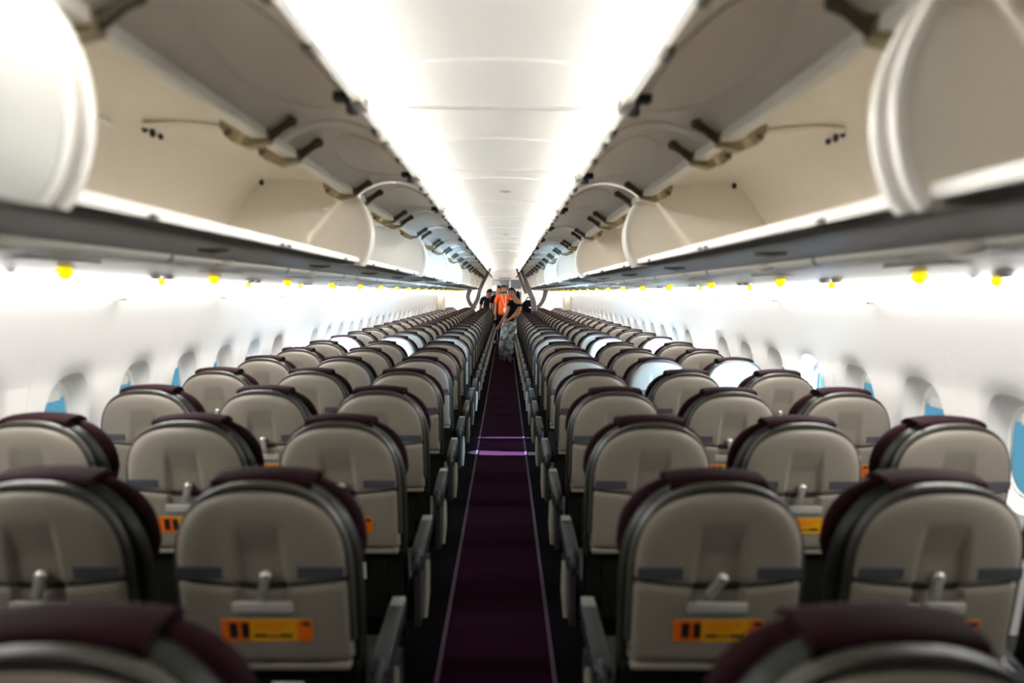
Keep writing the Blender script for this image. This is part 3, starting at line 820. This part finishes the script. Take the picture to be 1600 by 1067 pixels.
PITCH = 0.757
ROWY = [0.825 + PITCH * (n - 1) for n in range(0, 28)]
PLACE = ('aisle', 'middle', 'window')
SX = 0.505
def make_seat(n, side, sx, k):
    """row n (1 = nearest), k: 0 aisle, 1 middle, 2 window"""
    x = sx * (0.522 + SX * k)
    if n == 1: lb = 'foremost, blurred seat back in the bottom %s corner, %s seat' % (side, PLACE[k])
    else: lb = 'beige-backed %s seat %s the aisle, %s row from the camera' % (PLACE[k], 'left of' if sx < 0 else 'right of', ORD[n])
    t = thing('passenger_seat', (x, ROWY[n], 0), lb, 'seat', 'passenger seats')
    near, mid = n <= 8, n <= 16
    put(SM['shell'], 'seat_back', t)
    tr = put(SM['tray_table'], 'tray_table', t)
    put(SM['back_frame'], 'back_frame', t); put(SM['back_cushion'], 'back_cushion', t)
    h = put(SM['headrest'], 'headrest', t); put(SM['headrest_flap'], 'headrest_flap', h)
    put(SM['seat_cushion'], 'seat_cushion', t); put(SM['seat_pan'], 'seat_pan', t); put(SM['pocket'], 'literature_pocket', t)
    if mid:
        for dx in (-0.137, 0.137): put(SM['placard'], 'placard', t, (dx, 0, 0))
        la = SM['latch_a']
        if (n + k) % 4 == 1: la = SM['latch_c']
        if n == 2 and sx > 0 and k == 0: la = SM['latch_b']
        put(la, 'tray_latch', t, (-0.008 * sx, 0, 0)); put(SM['coat_hook'], 'tray_grip', tr); put(SM['ledge'], 'tray_ledge', tr)
        if n <= 12: put(SM['sticker'], 'sticker', tr, (0.006, 0, 0), label='orange and yellow printed sticker')
    if near and k == 0: put(SM['card'], 'pocket_card', t, (0.05, 0, 0))
    a = put(SM['armrest'], 'armrest', t, (-sx * SX / 2, 0, 0))
    if k == 0:
        put(SM['armlit'], 'armrest_lit_tip', a)
        put(SM['endbay', -sx], 'end_bay', t, (-sx * SX / 2, 0, 0)); put(SM['endtrim', -sx], 'end_trim', t, (-sx * SX / 2, 0, 0), label='cream upright trim')
    if k != 1:
        for l in ('leg_r', 'leg_f'): put(SM[l], 'leg', t, (0.02, 0, 0))
    else:
        for l in ('leg_r', 'leg_f'): put(SM[l], 'leg', t, (-0.18 * sx, 0, 0))
    if k == 2: put(SM['armrest'], 'armrest', t, (sx * (SX / 2 - 0.008), 0, 0))
    return t
for n in range(1, 28):
    for side, sx in (('left', -1), ('right', 1)):
        for k in range(3): make_seat(n, side, sx, k)

# ---------------------------------------------------------------- cabin end
mb = MB()
YE = 22.0
def wallbox(x0, x1, z0, z1): mb.box(x0, x1, YE, YE + 0.05, z0, z1, M['white'])
wallbox(-1.9, -0.36, 0, 2.3); wallbox(0.52, 1.9, 0, 2.3); wallbox(-0.36, 0.52, 1.93, 2.3)
structure(put(mb.mesh('wall_front', 0), 'wall_front'))
mb = MB(); mb.box(-1.9, 1.9, Y0 - 0.06, Y0, 0, 2.45, M['galley']); structure(put(mb.mesh('wall_back', 0), 'wall_back'))
mb = MB(); mb.box(-1.9, 1.9, 24.14, 24.2, 0, 2.45, M['white']); structure(put(mb.mesh('wall_front_galley', 0), 'wall_front_galley'))
mb = MB(); mb.box(-0.9, 0.9, YE + 0.06, 24.1, 2.04, 2.08, M['white']); structure(put(mb.mesh('ceiling_galley', 0), 'ceiling_galley'))
mb = MB(); mb.box(0.155, 0.19, YE - 0.02, YE + 0.04, 0.0, 1.93, M['white'], b=0.004); structure(put(mb.mesh('trim', 0), 'trim_3'))
mb = MB(); mb.box(-0.35, 0.51, YE - 0.02, YE, 1.895, 1.93, M['galley'], b=0.003); structure(put(mb.mesh('trim', 0), 'trim_4'))
# galley cabinets behind the opening
t = thing('galley_cabinet', (-0.12, 23.0, 0), 'grey galley cabinet seen above the standing men through the front opening', 'cabinet')
mb = MB(); mb.box(-0.30, 0.27, 0, 0.6, 1.62, 2.02, M['galley'], b=0.01); mb.box(-0.30, 0.27, 0.25, 0.6, 0.0, 1.0, M['galley'], b=0.01); put(mb.mesh('body'), 'body', t)
mb = MB(); mb.box(-0.28, 0.25, -0.012, 0.0, 1.63, 1.78, M['galleydark'], b=0.004); put(mb.mesh('door'), 'door', t)
mb = MB(); mb.box(0.02, 0.07, -0.03, 0.0, 1.84, 1.87, M['black'], b=0.004); put(mb.mesh('handle'), 'handle', t)
mb = MB(); mb.box(-0.25, 0.2, 0.52, 0.58, 1.0, 1.62, M['galleydark'], b=0.004); put(mb.mesh('back_panel'), 'back_panel', t)
t = thing('galley_cabinet', (0.38, 22.6, 0), 'dark grey galley cabinet right of the white post at the cabin front', 'cabinet')
mb = MB(); mb.box(-0.17, 0.20, 0, 0.5, 1.66, 1.92, M['galley'], b=0.01); mb.box(-0.17, 0.20, 0, 0.5, 0.0, 1.56, M['galley'], b=0.01); put(mb.mesh('body'), 'body', t)
mb = MB(); mb.box(-0.17, 0.20, -0.02, 0.5, 1.58, 1.64, M['white'], b=0.006); put(mb.mesh('shelf'), 'shelf', t)
mb = MB(); mb.tube([(-0.30, 22.45, 1.60), (-0.30, 22.45, 1.74)], 0.05, M['tube'], 12)
t = put(mb.mesh('galley_lamp'), 'galley_lamp', None, (-0.0, 0, 0)); tag(t, 'glowing white galley lamp between the men by the front opening', 'lamp')
# small exit light above the opening
mb = MB(); mb.box(-0.16, 0.20, YE - 0.10, YE - 0.02, 1.955, 1.985, M['galley'], b=0.006)
o = put(mb.mesh('sign_bar'), 'ceiling_bar'); tag(o, 'thin blue-grey bar across the ceiling above the front opening', 'bar')

# cabin divider curtains: cloth bands tied back at both sides
def ribbon(pts, w, th, m):
    """cloth band: pts (x, y, z), width w across the run in the x-z plane, a few pleats"""
    mb = MB(); P = [Vector(p) for p in pts]; rings = []
    Q = []
    mseg = len(P) - 1
    for k in range(mseg * 6 + 1):
        t = k / 6; i = min(int(t), mseg - 1); t -= i
        p0, p1, p2, p3 = P[max(i - 1, 0)], P[i], P[i + 1], P[min(i + 2, mseg)]
        Q.append(0.5 * (2 * p1 + (p2 - p0) * t + (2 * p0 - 5 * p1 + 4 * p2 - p3) * t * t + (-p0 + 3 * p1 - 3 * p2 + p3) * t ** 3))
    for i, p in enumerate(Q):
        d = (Q[min(i + 1, len(Q) - 1)] - Q[max(i - 1, 0)]).normalized(); a = d.cross(Vector((0, 1, 0))).normalized()
        ww = w[0] + (w[1] - w[0]) * i / (len(Q) - 1) if isinstance(w, tuple) else w
        front = [p + a * ww * (s_ - 0.5) + Vector((0, th * math.cos(s_ * math.pi * 6), 0)) for s_ in [q / 12 for q in range(13)]]
        rings.append(front + [q + Vector((0, 0.012, 0)) for q in front[::-1]])
    mb.loft(rings, m)
    return mb
YC = 14.62
bands = [
    ('grey-brown cloth band sloping from the left door edge down to the seats', [(-0.27, YC, 2.02), (-0.33, YC, 1.90), (-0.47, YC, 1.62), (-0.53, YC, 1.40), (-0.60, YC, 1.26)], (0.05, 0.09)),
    ('curled grey-brown cloth band hooked up under the left bins', [(-0.68, YC + 0.05, 1.60), (-0.73, YC + 0.05, 1.45), (-0.68, YC + 0.05, 1.30), (-0.58, YC + 0.05, 1.20)], (0.09, 0.07)),
    ('wide grey-brown cloth band sloping over the woman, right of the aisle', [(0.33, YC, 2.02), (0.42, YC, 1.82), (0.52, YC, 1.56), (0.60, YC, 1.36), (0.62, YC, 1.16)], (0.07, 0.12)),
    ('slimmer pale band just left of the wide one above the woman', [(0.26, YC + 0.08, 2.02), (0.32, YC + 0.08, 1.86), (0.40, YC + 0.08, 1.66), (0.47, YC + 0.08, 1.52)], (0.05, 0.09)),
    ('curled grey-brown cloth band hooked up under the right bins', [(0.86, YC + 0.05, 1.59), (0.82, YC + 0.05, 1.42), (0.74, YC + 0.05, 1.28), (0.66, YC + 0.05, 1.22)], (0.10, 0.07)),
]
for lb, pts, w in bands:
    o = put(ribbon(pts, w, 0.012, M['curtain']).mesh('curtain', 60), 'divider_curtain'); tag(o, lb, 'curtain', 'tied-back divider curtains')
for side, sx in (('left', -1), ('right', 1)):
    mb = MB(); rings = []
    for z in (0.60, 0.9, 1.2, 1.45):
        f = [(sx * (1.45 + 0.235 * q / 24), 17.72 + 0.035 * math.sin(q * 1.3) + 0.01 * math.sin(z * 5), z) for q in range(25)]
        rings.append(f + [(a, b + 0.012, c) for a, b, c in f[::-1]])
    mb.loft(rings, M['curtainpale']); o = put(mb.mesh('curtain', 60), 'side_curtain')
    tag(o, 'pleated beige curtain hanging at the far %s side wall' % side, 'curtain', 'pleated side curtains')

# ---------------------------------------------------------------- people
def skin_mesh(name, nodes, edges, m, root=0, sub=1):
    me = bpy.data.meshes.new(name); me.from_pydata([n[0] for n in nodes], edges, [])
    o = bpy.data.objects.new(name, me); COL.objects.link(o)
    sk = o.modifiers.new('skin', 'SKIN'); sk.use_smooth_shade = True
    for i, n in enumerate(nodes):
        r = n[1]; d = me.skin_vertices[0].data[i]
        d.radius = r if isinstance(r, tuple) else (r, r)
    me.skin_vertices[0].data[root].use_root = True
    sb = o.modifiers.new('sub', 'SUBSURF'); sb.levels = sb.render_levels = sub
    bpy.context.view_layer.update()
    dg = bpy.context.evaluated_depsgraph_get()
    out = bpy.data.meshes.new_from_object(o.evaluated_get(dg))
    bpy.data.objects.remove(o)
    out.materials.clear(); out.materials.append(m)
    for p in out.polygons: p.use_smooth = True
    return out
def join(base, mb):
    bm = bmesh.new(); bm.from_mesh(base)
    tmp = mb.mesh('tmp', 60); bm.from_mesh(tmp)
    out = bpy.data.meshes.new(base.name); bm.to_mesh(out); bm.free()
    out.materials.append(base.materials[0])
    for p in out.polygons: p.use_smooth = True; p.material_index = 0
    return out
def head(mb, M4, m):
    """skull, jaw, nose, ears; faces -y in its own space, centre at the origin"""
    def P(u, v):
        a = 2 * math.pi * u; t = math.pi * v
        x = 0.076 * math.sin(t) * math.cos(a); y = 0.094 * math.sin(t) * math.sin(a); z = 0.118 * math.cos(t)
        if z < 0:
            k = -z / 0.118; x *= 1 - 0.34 * k; y = y * (1 - 0.25 * k) - 0.018 * k
        if y < 0:                      # face plane, brow and eye hollows
            y *= 0.95
            e = math.exp(-((z - 0.008) / 0.016) ** 2) * math.exp(-((abs(x) - 0.030) / 0.016) ** 2); y += 0.010 * e
            y -= 0.005 * math.exp(-((z + 0.058) / 0.012) ** 2) * math.exp(-(x / 0.03) ** 2)
        return tuple(M4 @ Vector((x, y, z)))
    mb.grid(P, 28, 22, m, cu=True)
    mb.add([M4 @ Vector(p) for p in ((-0.008, -0.086, 0.012), (0.008, -0.086, 0.012), (0.017, -0.088, -0.030), (-0.017, -0.088, -0.030), (0, -0.112, -0.026), (0, -0.092, 0.012))],
           [(0, 5, 4, 3), (5, 1, 2, 4), (3, 4, 2)], m)
    for s_ in (-1, 1): mb.ball((s_ * 0.078, 0.010, -0.005), (0.010, 0.020, 0.030), m, 10, 8, M4)
def hair_mesh(M4, long_=False, m=None):
    mb = MB()
    def P(u, v):
        a = 2 * math.pi * u; t = math.pi * v * 0.62
        # lower on the back, high on the forehead
        lim = 0.34 + 0.24 * (math.sin(a) * 0.5 + 0.5) * (1.6 if long_ else 1.0)
        t = math.pi * v * (lim + (0.18 if long_ else 0.08) * (math.sin(a) > -0.5))
        k = 1.07 + 0.018 * math.sin(9 * a + 5 * v) + 0.012 * math.sin(14 * v + 3 * a)
        return tuple(M4 @ Vector((0.078 * k * math.sin(t) * math.cos(a), 0.096 * k * math.sin(t) * math.sin(a) + 0.006, 0.120 * 1.09 * math.cos(t) + 0.004)))
    mb.grid(P, 32, 14, m or M['hair'], cu=True)
    return mb.mesh('hair', 60)
def face_bits(M4, parent, beard=False):
    mb = MB()
    for s_ in (-1, 1): mb.ball((s_ * 0.030, -0.078, 0.008), (0.010, 0.006, 0.005), M['eye'], 10, 6, M4)
    put(mb.mesh('eyes'), 'eyes', parent)
    mb = MB()
    for s_ in (-1, 1): mb.box(s_ * 0.031 - 0.017, s_ * 0.031 + 0.017, -0.092, -0.080, 0.027, 0.032, M['hair'], M4, b=0.002)
    put(mb.mesh('eyebrows'), 'eyebrows', parent)
    mb = MB(); mb.ball((0, -0.084, -0.057), (0.022, 0.010, 0.007), M['lip'], 10, 6, M4); put(mb.mesh('mouth'), 'mouth', parent)
    if beard:
        mb = MB()
        def P(u, v):
            a = math.pi * (1.10 + 0.80 * u); z = -0.068 - 0.054 * v
            k = -z / 0.118; r = math.sqrt(max(0, 1 - k * k)) + 0.05
            return tuple(M4 @ Vector((0.078 * r * (1 - 0.34 * k) * 1.03 * math.cos(a), (0.096 * r * math.sin(a)) * (1 - 0.25 * k) * 0.98 - 0.018 * k - 0.001, z)))
        mb.grid(P, 16, 7, M['hair']); put(mb.mesh('beard'), 'beard', parent)
def hand_nodes(nodes, edges, wrist_i, wrist, d, side):
    """palm, four curled fingers of unequal length, a thumb from the side of the palm"""
    wv = Vector(wrist); d = Vector(d).normalized()
    ac = d.cross(Vector((0, 1, 0)));  ac = (ac.normalized() if ac.length > 0.1 else Vector((1, 0, 0)))
    fw = Vector((0, -1, 0))
    ipalm = len(nodes); nodes.append((tuple(wv + d * 0.055), (0.034, 0.017))); edges.append((wrist_i, ipalm))
    for q, ln in ((-1.5, 0.062), (-0.5, 0.074), (0.5, 0.070), (1.5, 0.054)):
        b = wv + d * 0.095 + ac * q * 0.019
        i0 = len(nodes)
        nodes.append((tuple(b), 0.009)); nodes.append((tuple(b + d * ln * 0.55 + fw * 0.012), 0.008)); nodes.append((tuple(b + d * ln * 0.85 + fw * 0.034), 0.007))
        edges += [(ipalm, i0), (i0, i0 + 1), (i0 + 1, i0 + 2)]
    b = wv + d * 0.045 + ac * side * 0.034; i0 = len(nodes)
    nodes.append((tuple(b + fw * 0.01), 0.010)); nodes.append((tuple(b + d * 0.04 + ac * side * 0.018 + fw * 0.02), 0.008))
    edges += [(ipalm, i0), (i0, i0 + 1)]
def body(J, m, headM, hands=True, rad=1.0):
    """J: joints; returns one continuous skinned mesh with the head grown on the neck"""
    N = []; E = []; idx = {}
    def add(k, p, r, parent=None):
        idx[k] = len(N); N.append((tuple(p), r if isinstance(r, tuple) else (r * rad, r * rad)))
        if parent: E.append((idx[parent], idx[k]))
    add('pelvis', J['pelvis'], (0.135, 0.10)); add('waist', J['waist'], (0.125, 0.095), 'pelvis'); add('chest', J['chest'], (0.145, 0.105), 'waist'); add('collar', J['collar'], (0.09, 0.07), 'chest')
    add('neck', J['neck'], 0.05, 'collar'); add('skull', J['head'], 0.055, 'neck')
    for s_ in ('l', 'r'):
        add('sh' + s_, J['sh' + s_], 0.056, 'collar'); add('el' + s_, J['el' + s_], 0.040, 'sh' + s_); add('wr' + s_, J['wr' + s_], 0.026, 'el' + s_)
        add('hip' + s_, J['hip' + s_], 0.088, 'pelvis'); add('kn' + s_, J['kn' + s_], 0.058, 'hip' + s_); add('an' + s_, J['an' + s_], 0.038, 'kn' + s_)
        add('toe' + s_, J['toe' + s_], (0.038, 0.026), 'an' + s_)
        if hands:
            d = Vector(J['wr' + s_]) - Vector(J['el' + s_]); hand_nodes(N, E, idx['wr' + s_], J['wr' + s_], d, 1 if s_ == 'l' else -1)
    me = skin_mesh('body', N, E, m, 0, 1)
    mb = MB(); head(mb, headM, m)
    return join(me, mb)
def cloth(name, pts, edges, m): return skin_mesh(name, pts, edges, m, 0, 2)

def person(name_label, J, skin, headM, loc, long_hair=False, beard=False, scale=1.0):
    t = bpy.data.objects.new('person', body(J, skin, headM)); COL.objects.link(t); t.location = loc
    tag(t, name_label, 'person')
    h = put(hair_mesh(headM, long_hair), 'hair', t)
    face_bits(headM, t, beard)
    return t
def T(p, rz=0, rx=0, ry=0): return Matrix.Translation(p) @ Matrix.Rotation(R(rz), 4, 'Z') @ Matrix.Rotation(R(ry), 4, 'Y') @ Matrix.Rotation(R(rx), 4, 'X')

# man in orange shirt, standing in the aisle facing the camera
J = dict(pelvis=(0, 0, 0.93), waist=(0, 0, 1.08), chest=(0, 0, 1.28), collar=(0, 0, 1.43), neck=(0, -0.005, 1.50), head=(0, -0.01, 1.60),
         shl=(-0.18, 0, 1.41), ell=(-0.235, 0.0, 1.13), wrl=(-0.24, -0.04, 0.88), shr=(0.18, 0, 1.41), elr=(0.235, 0.02, 1.13), wrr=(0.22, -0.06, 0.90),
         hipl=(-0.09, 0, 0.88), knl=(-0.10, -0.01, 0.48), anl=(-0.10, 0.02, 0.085), toel=(-0.11, -0.13, 0.035),
         hipr=(0.09, 0, 0.88), knr=(0.09, -0.02, 0.48), anr=(0.10, 0.0, 0.085), toer=(0.12, -0.15, 0.035))
hm = T((0, -0.015, 1.625), 4)
man = person('man in a bright orange shirt with a white badge, standing in the aisle', J, M['skin'], hm, (-0.015, 21.12, 0), beard=True)
pts = [((0, 0, 0.80), (0.180, 0.135)), ((0, 0, 1.02), (0.17, 0.14)), ((0, 0, 1.27), (0.175, 0.13)), ((0, 0, 1.425), (0.10, 0.085)), ((0, 0, 1.48), (0.06, 0.06)),
       ((-0.18, 0, 1.405), (0.078, 0.075)), ((-0.23, 0, 1.20), (0.072, 0.068)), ((0.18, 0, 1.405), (0.078, 0.075)), ((0.23, 0, 1.20), (0.072, 0.068))]
sh = put(cloth('shirt', pts, [(0, 1), (1, 2), (2, 3), (3, 4), (3, 5), (5, 6), (3, 7), (7, 8)], M['shirt']), 'shirt', man)
pts = [((0, 0, 0.90), (0.155, 0.125)), ((-0.09, 0, 0.82), (0.098, 0.10)), ((-0.10, 0, 0.48), (0.078, 0.078)), ((-0.10, 0.02, 0.10), (0.068, 0.07)), ((0.09, 0, 0.82), (0.098, 0.10)), ((0.09, -0.01, 0.48), (0.078, 0.078)), ((0.10, 0, 0.10), (0.068, 0.07))]
put(cloth('trousers', pts, [(0, 1), (1, 2), (2, 3), (0, 4), (4, 5), (5, 6)], M['trouser']), 'trousers', man)
mb = MB()
for s_, x in ((-1, -0.105), (1, 0.11)): mb.ball((x, -0.07, 0.04), (0.052, 0.135, 0.045), M['black'], 12, 8)
put(mb.mesh('shoes'), 'shoes', man)
mb = MB(); mb.tube([(-0.055, -0.085, 1.47), (-0.03, -0.145, 1.36), (0.02, -0.155, 1.18), (0.05, -0.15, 1.10)], 0.006, M['paper'], 6); mb.tube([(0.065, -0.085, 1.47), (0.06, -0.145, 1.34), (0.05, -0.15, 1.10)], 0.006, M['paper'], 6)
mb.box(-0.005, 0.085, -0.168, -0.158, 0.96, 1.09, M['paper'], b=0.003)
put(mb.mesh('badge'), 'badge', man, label='white badge on a lanyard')
mb = MB(); mb.box(0.09, 0.19, -0.142, -0.136, 1.29, 1.32, M['trouser'], b=0.002); put(mb.mesh('pocket'), 'pocket', man)

# second man behind his shoulder
J2 = {k: Vector(v) for k, v in J.items()}
man2 = person('person in dark clothes half hidden behind the orange shirt, face showing left of it', J2, M['skin'], T((0, -0.015, 1.605), -14, 0, 6), (-0.17, 21.49, 0))
pts = [((0, 0, 0.80), (0.170, 0.13)), ((0, 0, 1.05), (0.155, 0.12)), ((0, 0, 1.27), (0.165, 0.12)), ((0, 0, 1.43), (0.085, 0.075)),
       ((-0.18, 0, 1.405), (0.07, 0.07)), ((-0.23, 0, 1.20), (0.06, 0.06)), ((0.18, 0, 1.405), (0.07, 0.07)), ((0.23, 0, 1.20), (0.06, 0.06))]
put(cloth('shirt', pts, [(0, 1), (1, 2), (2, 3), (3, 4), (4, 5), (3, 6), (6, 7)], M['cloth']), 'shirt', man2)
pt2 = [((0, 0, 0.90), (0.15, 0.12)), ((-0.09, 0, 0.82), (0.095, 0.095)), ((-0.10, 0, 0.48), (0.075, 0.075)), ((-0.10, 0.02, 0.08), (0.06, 0.06)), ((0.09, 0, 0.82), (0.095, 0.095)), ((0.09, -0.01, 0.48), (0.075, 0.075)), ((0.10, 0, 0.08), (0.06, 0.06))]
put(cloth('trousers', pt2, [(0, 1), (1, 2), (2, 3), (0, 4), (4, 5), (5, 6)], M['cloth']), 'trousers', man2)

# third man at the left, head bowed, seen from the side
man3 = person('dark-haired person in black with bowed head, at the far left of the group', {k: Vector(v) for k, v in J.items()}, M['skindark'], T((0.05, -0.05, 1.585), 62, 24, 0), (-0.49, 21.80, 0))
man3.scale = (0.96, 0.96, 0.96)
put(cloth('shirt', pts, [(0, 1), (1, 2), (2, 3), (3, 4), (4, 5), (3, 6), (6, 7)], M['cloth']), 'shirt', man3)
put(cloth('trousers', pt2, [(0, 1), (1, 2), (2, 3), (0, 4), (4, 5), (5, 6)], M['cloth']), 'trousers', man3)

# woman leaning on the right-hand seats, black top and long patterned skirt
JW = dict(pelvis=(0.02, 0, 0.90), waist=(0.06, 0, 1.03), chest=(0.13, 0, 1.20), collar=(0.17, -0.01, 1.33), neck=(0.155, -0.02, 1.40), head=(0.11, -0.03, 1.48),
          shl=(0.03, -0.05, 1.30), ell=(-0.04, -0.13, 1.08), wrl=(-0.17, -0.16, 0.87), shr=(0.28, 0.0, 1.27), elr=(0.17, -0.17, 1.06), wrr=(0.02, -0.19, 0.96),
          hipl=(-0.05, 0, 0.85), knl=(-0.05, -0.02, 0.46), anl=(-0.08, 0.0, 0.07), toel=(-0.09, -0.13, 0.03),
          hipr=(0.08, 0, 0.85), knr=(0.06, -0.02, 0.46), anr=(0.04, 0.0, 0.07), toer=(0.05, -0.13, 0.03))
wm = T((0.085, -0.04, 1.515), -22, -4, -22)
woman = person('woman in a black top and long grey patterned skirt leaning over the aisle', JW, M['skin'], wm, (0.10, 15.62, 0), long_hair=True)
pts = [((0.01, 0, 0.88), (0.145, 0.115)), ((0.12, 0, 1.17), (0.155, 0.12)), ((0.17, -0.01, 1.355), (0.085, 0.08)), ((0.03, -0.05, 1.295), (0.068, 0.066)), ((0.0, -0.09, 1.20), (0.058, 0.058)), ((0.28, 0, 1.265), (0.068, 0.066)), ((0.25, -0.05, 1.18), (0.060, 0.058))]
put(cloth('top', pts, [(0, 1), (1, 2), (2, 3), (3, 4), (2, 5), (5, 6)], M['cloth']), 'top', woman)
mb = MB(); rings = []
for k in range(15):
    t_ = k / 14; z = 0.99 - 0.90 * t_
    cx = 0.03 - 0.07 * t_; r = 0.135 + 0.055 * math.sin(min(1, t_ * 1.6) * math.pi / 2)
    if t_ > 0.85: r -= (t_ - 0.85) * 0.35
    rings.append([(cx + (r + 0.012 * t_ * math.sin(a * 9 + t_ * 3)) * math.cos(a), (0.72 * r + 0.012 * t_ * math.cos(a * 7)) * math.sin(a), z + 0.01 * math.sin(3 * a)) for a in [2 * math.pi * q / 48 for q in range(48)]])
mb.loft(rings, M['skirt']); put(mb.mesh('skirt', 60), 'skirt', woman)
mb = MB()
mb.tube([(0.235, -0.07, 1.20), (0.185, -0.15, 1.08), (0.10, -0.175, 1.01)], [0.058, 0.060, 0.045], M['orangewrap'], 12); put(mb.mesh('sleeve', 60), 'sleeve', woman, label='tan patterned sleeve')
mb = MB(); mb.ball((0.20, 0.03, 1.42), (0.055, 0.05, 0.15), M['hair'], 14, 10); mb.ball((0.215, 0.04, 1.33), (0.04, 0.04, 0.12), M['hair'], 12, 8); put(mb.mesh('ponytail'), 'ponytail', woman)
mb = MB()
for x in (-0.09, 0.05): mb.ball((x, -0.07, 0.035), (0.045, 0.115, 0.034), M['black'], 12, 8)
put(mb.mesh('shoes'), 'shoes', woman)

# black bag resting on the seat top beside the woman
t = thing('shoulder_bag', (0.53, 15.30, 1.106), 'round black bag with a white logo patch on a seat top beside the woman', 'bag')
mb = MB()
def P(u, v):
    a = 2 * math.pi * u; tt = math.pi * v
    x, z = ell(tt - math.pi / 2, 0.14, 0.135, 2.3)
    r = abs(x)
    c, s_ = math.cos(a), math.sin(a)
    return (r * c, r * 0.45 * s_, 0.135 + z)
mb.grid(P, 24, 16, M['cloth'], cu=True); put(mb.mesh('bag_body', 60), 'bag_body', t)
mb = MB(); mb.box(-0.035, 0.05, -0.072, -0.060, 0.105, 0.125, M['paper'], Matrix.Rotation(R(18), 4, 'Y'), b=0.003); put(mb.mesh('patch'), 'patch', t, label='white patch')
mb = MB(); mb.tube([(0.07, 0, 0.22), (0.05, 0.0, 0.30), (-0.02, 0.0, 0.33), (-0.07, 0, 0.24)], 0.010, M['cloth'], 8); put(mb.mesh('strap', 60), 'strap', t)
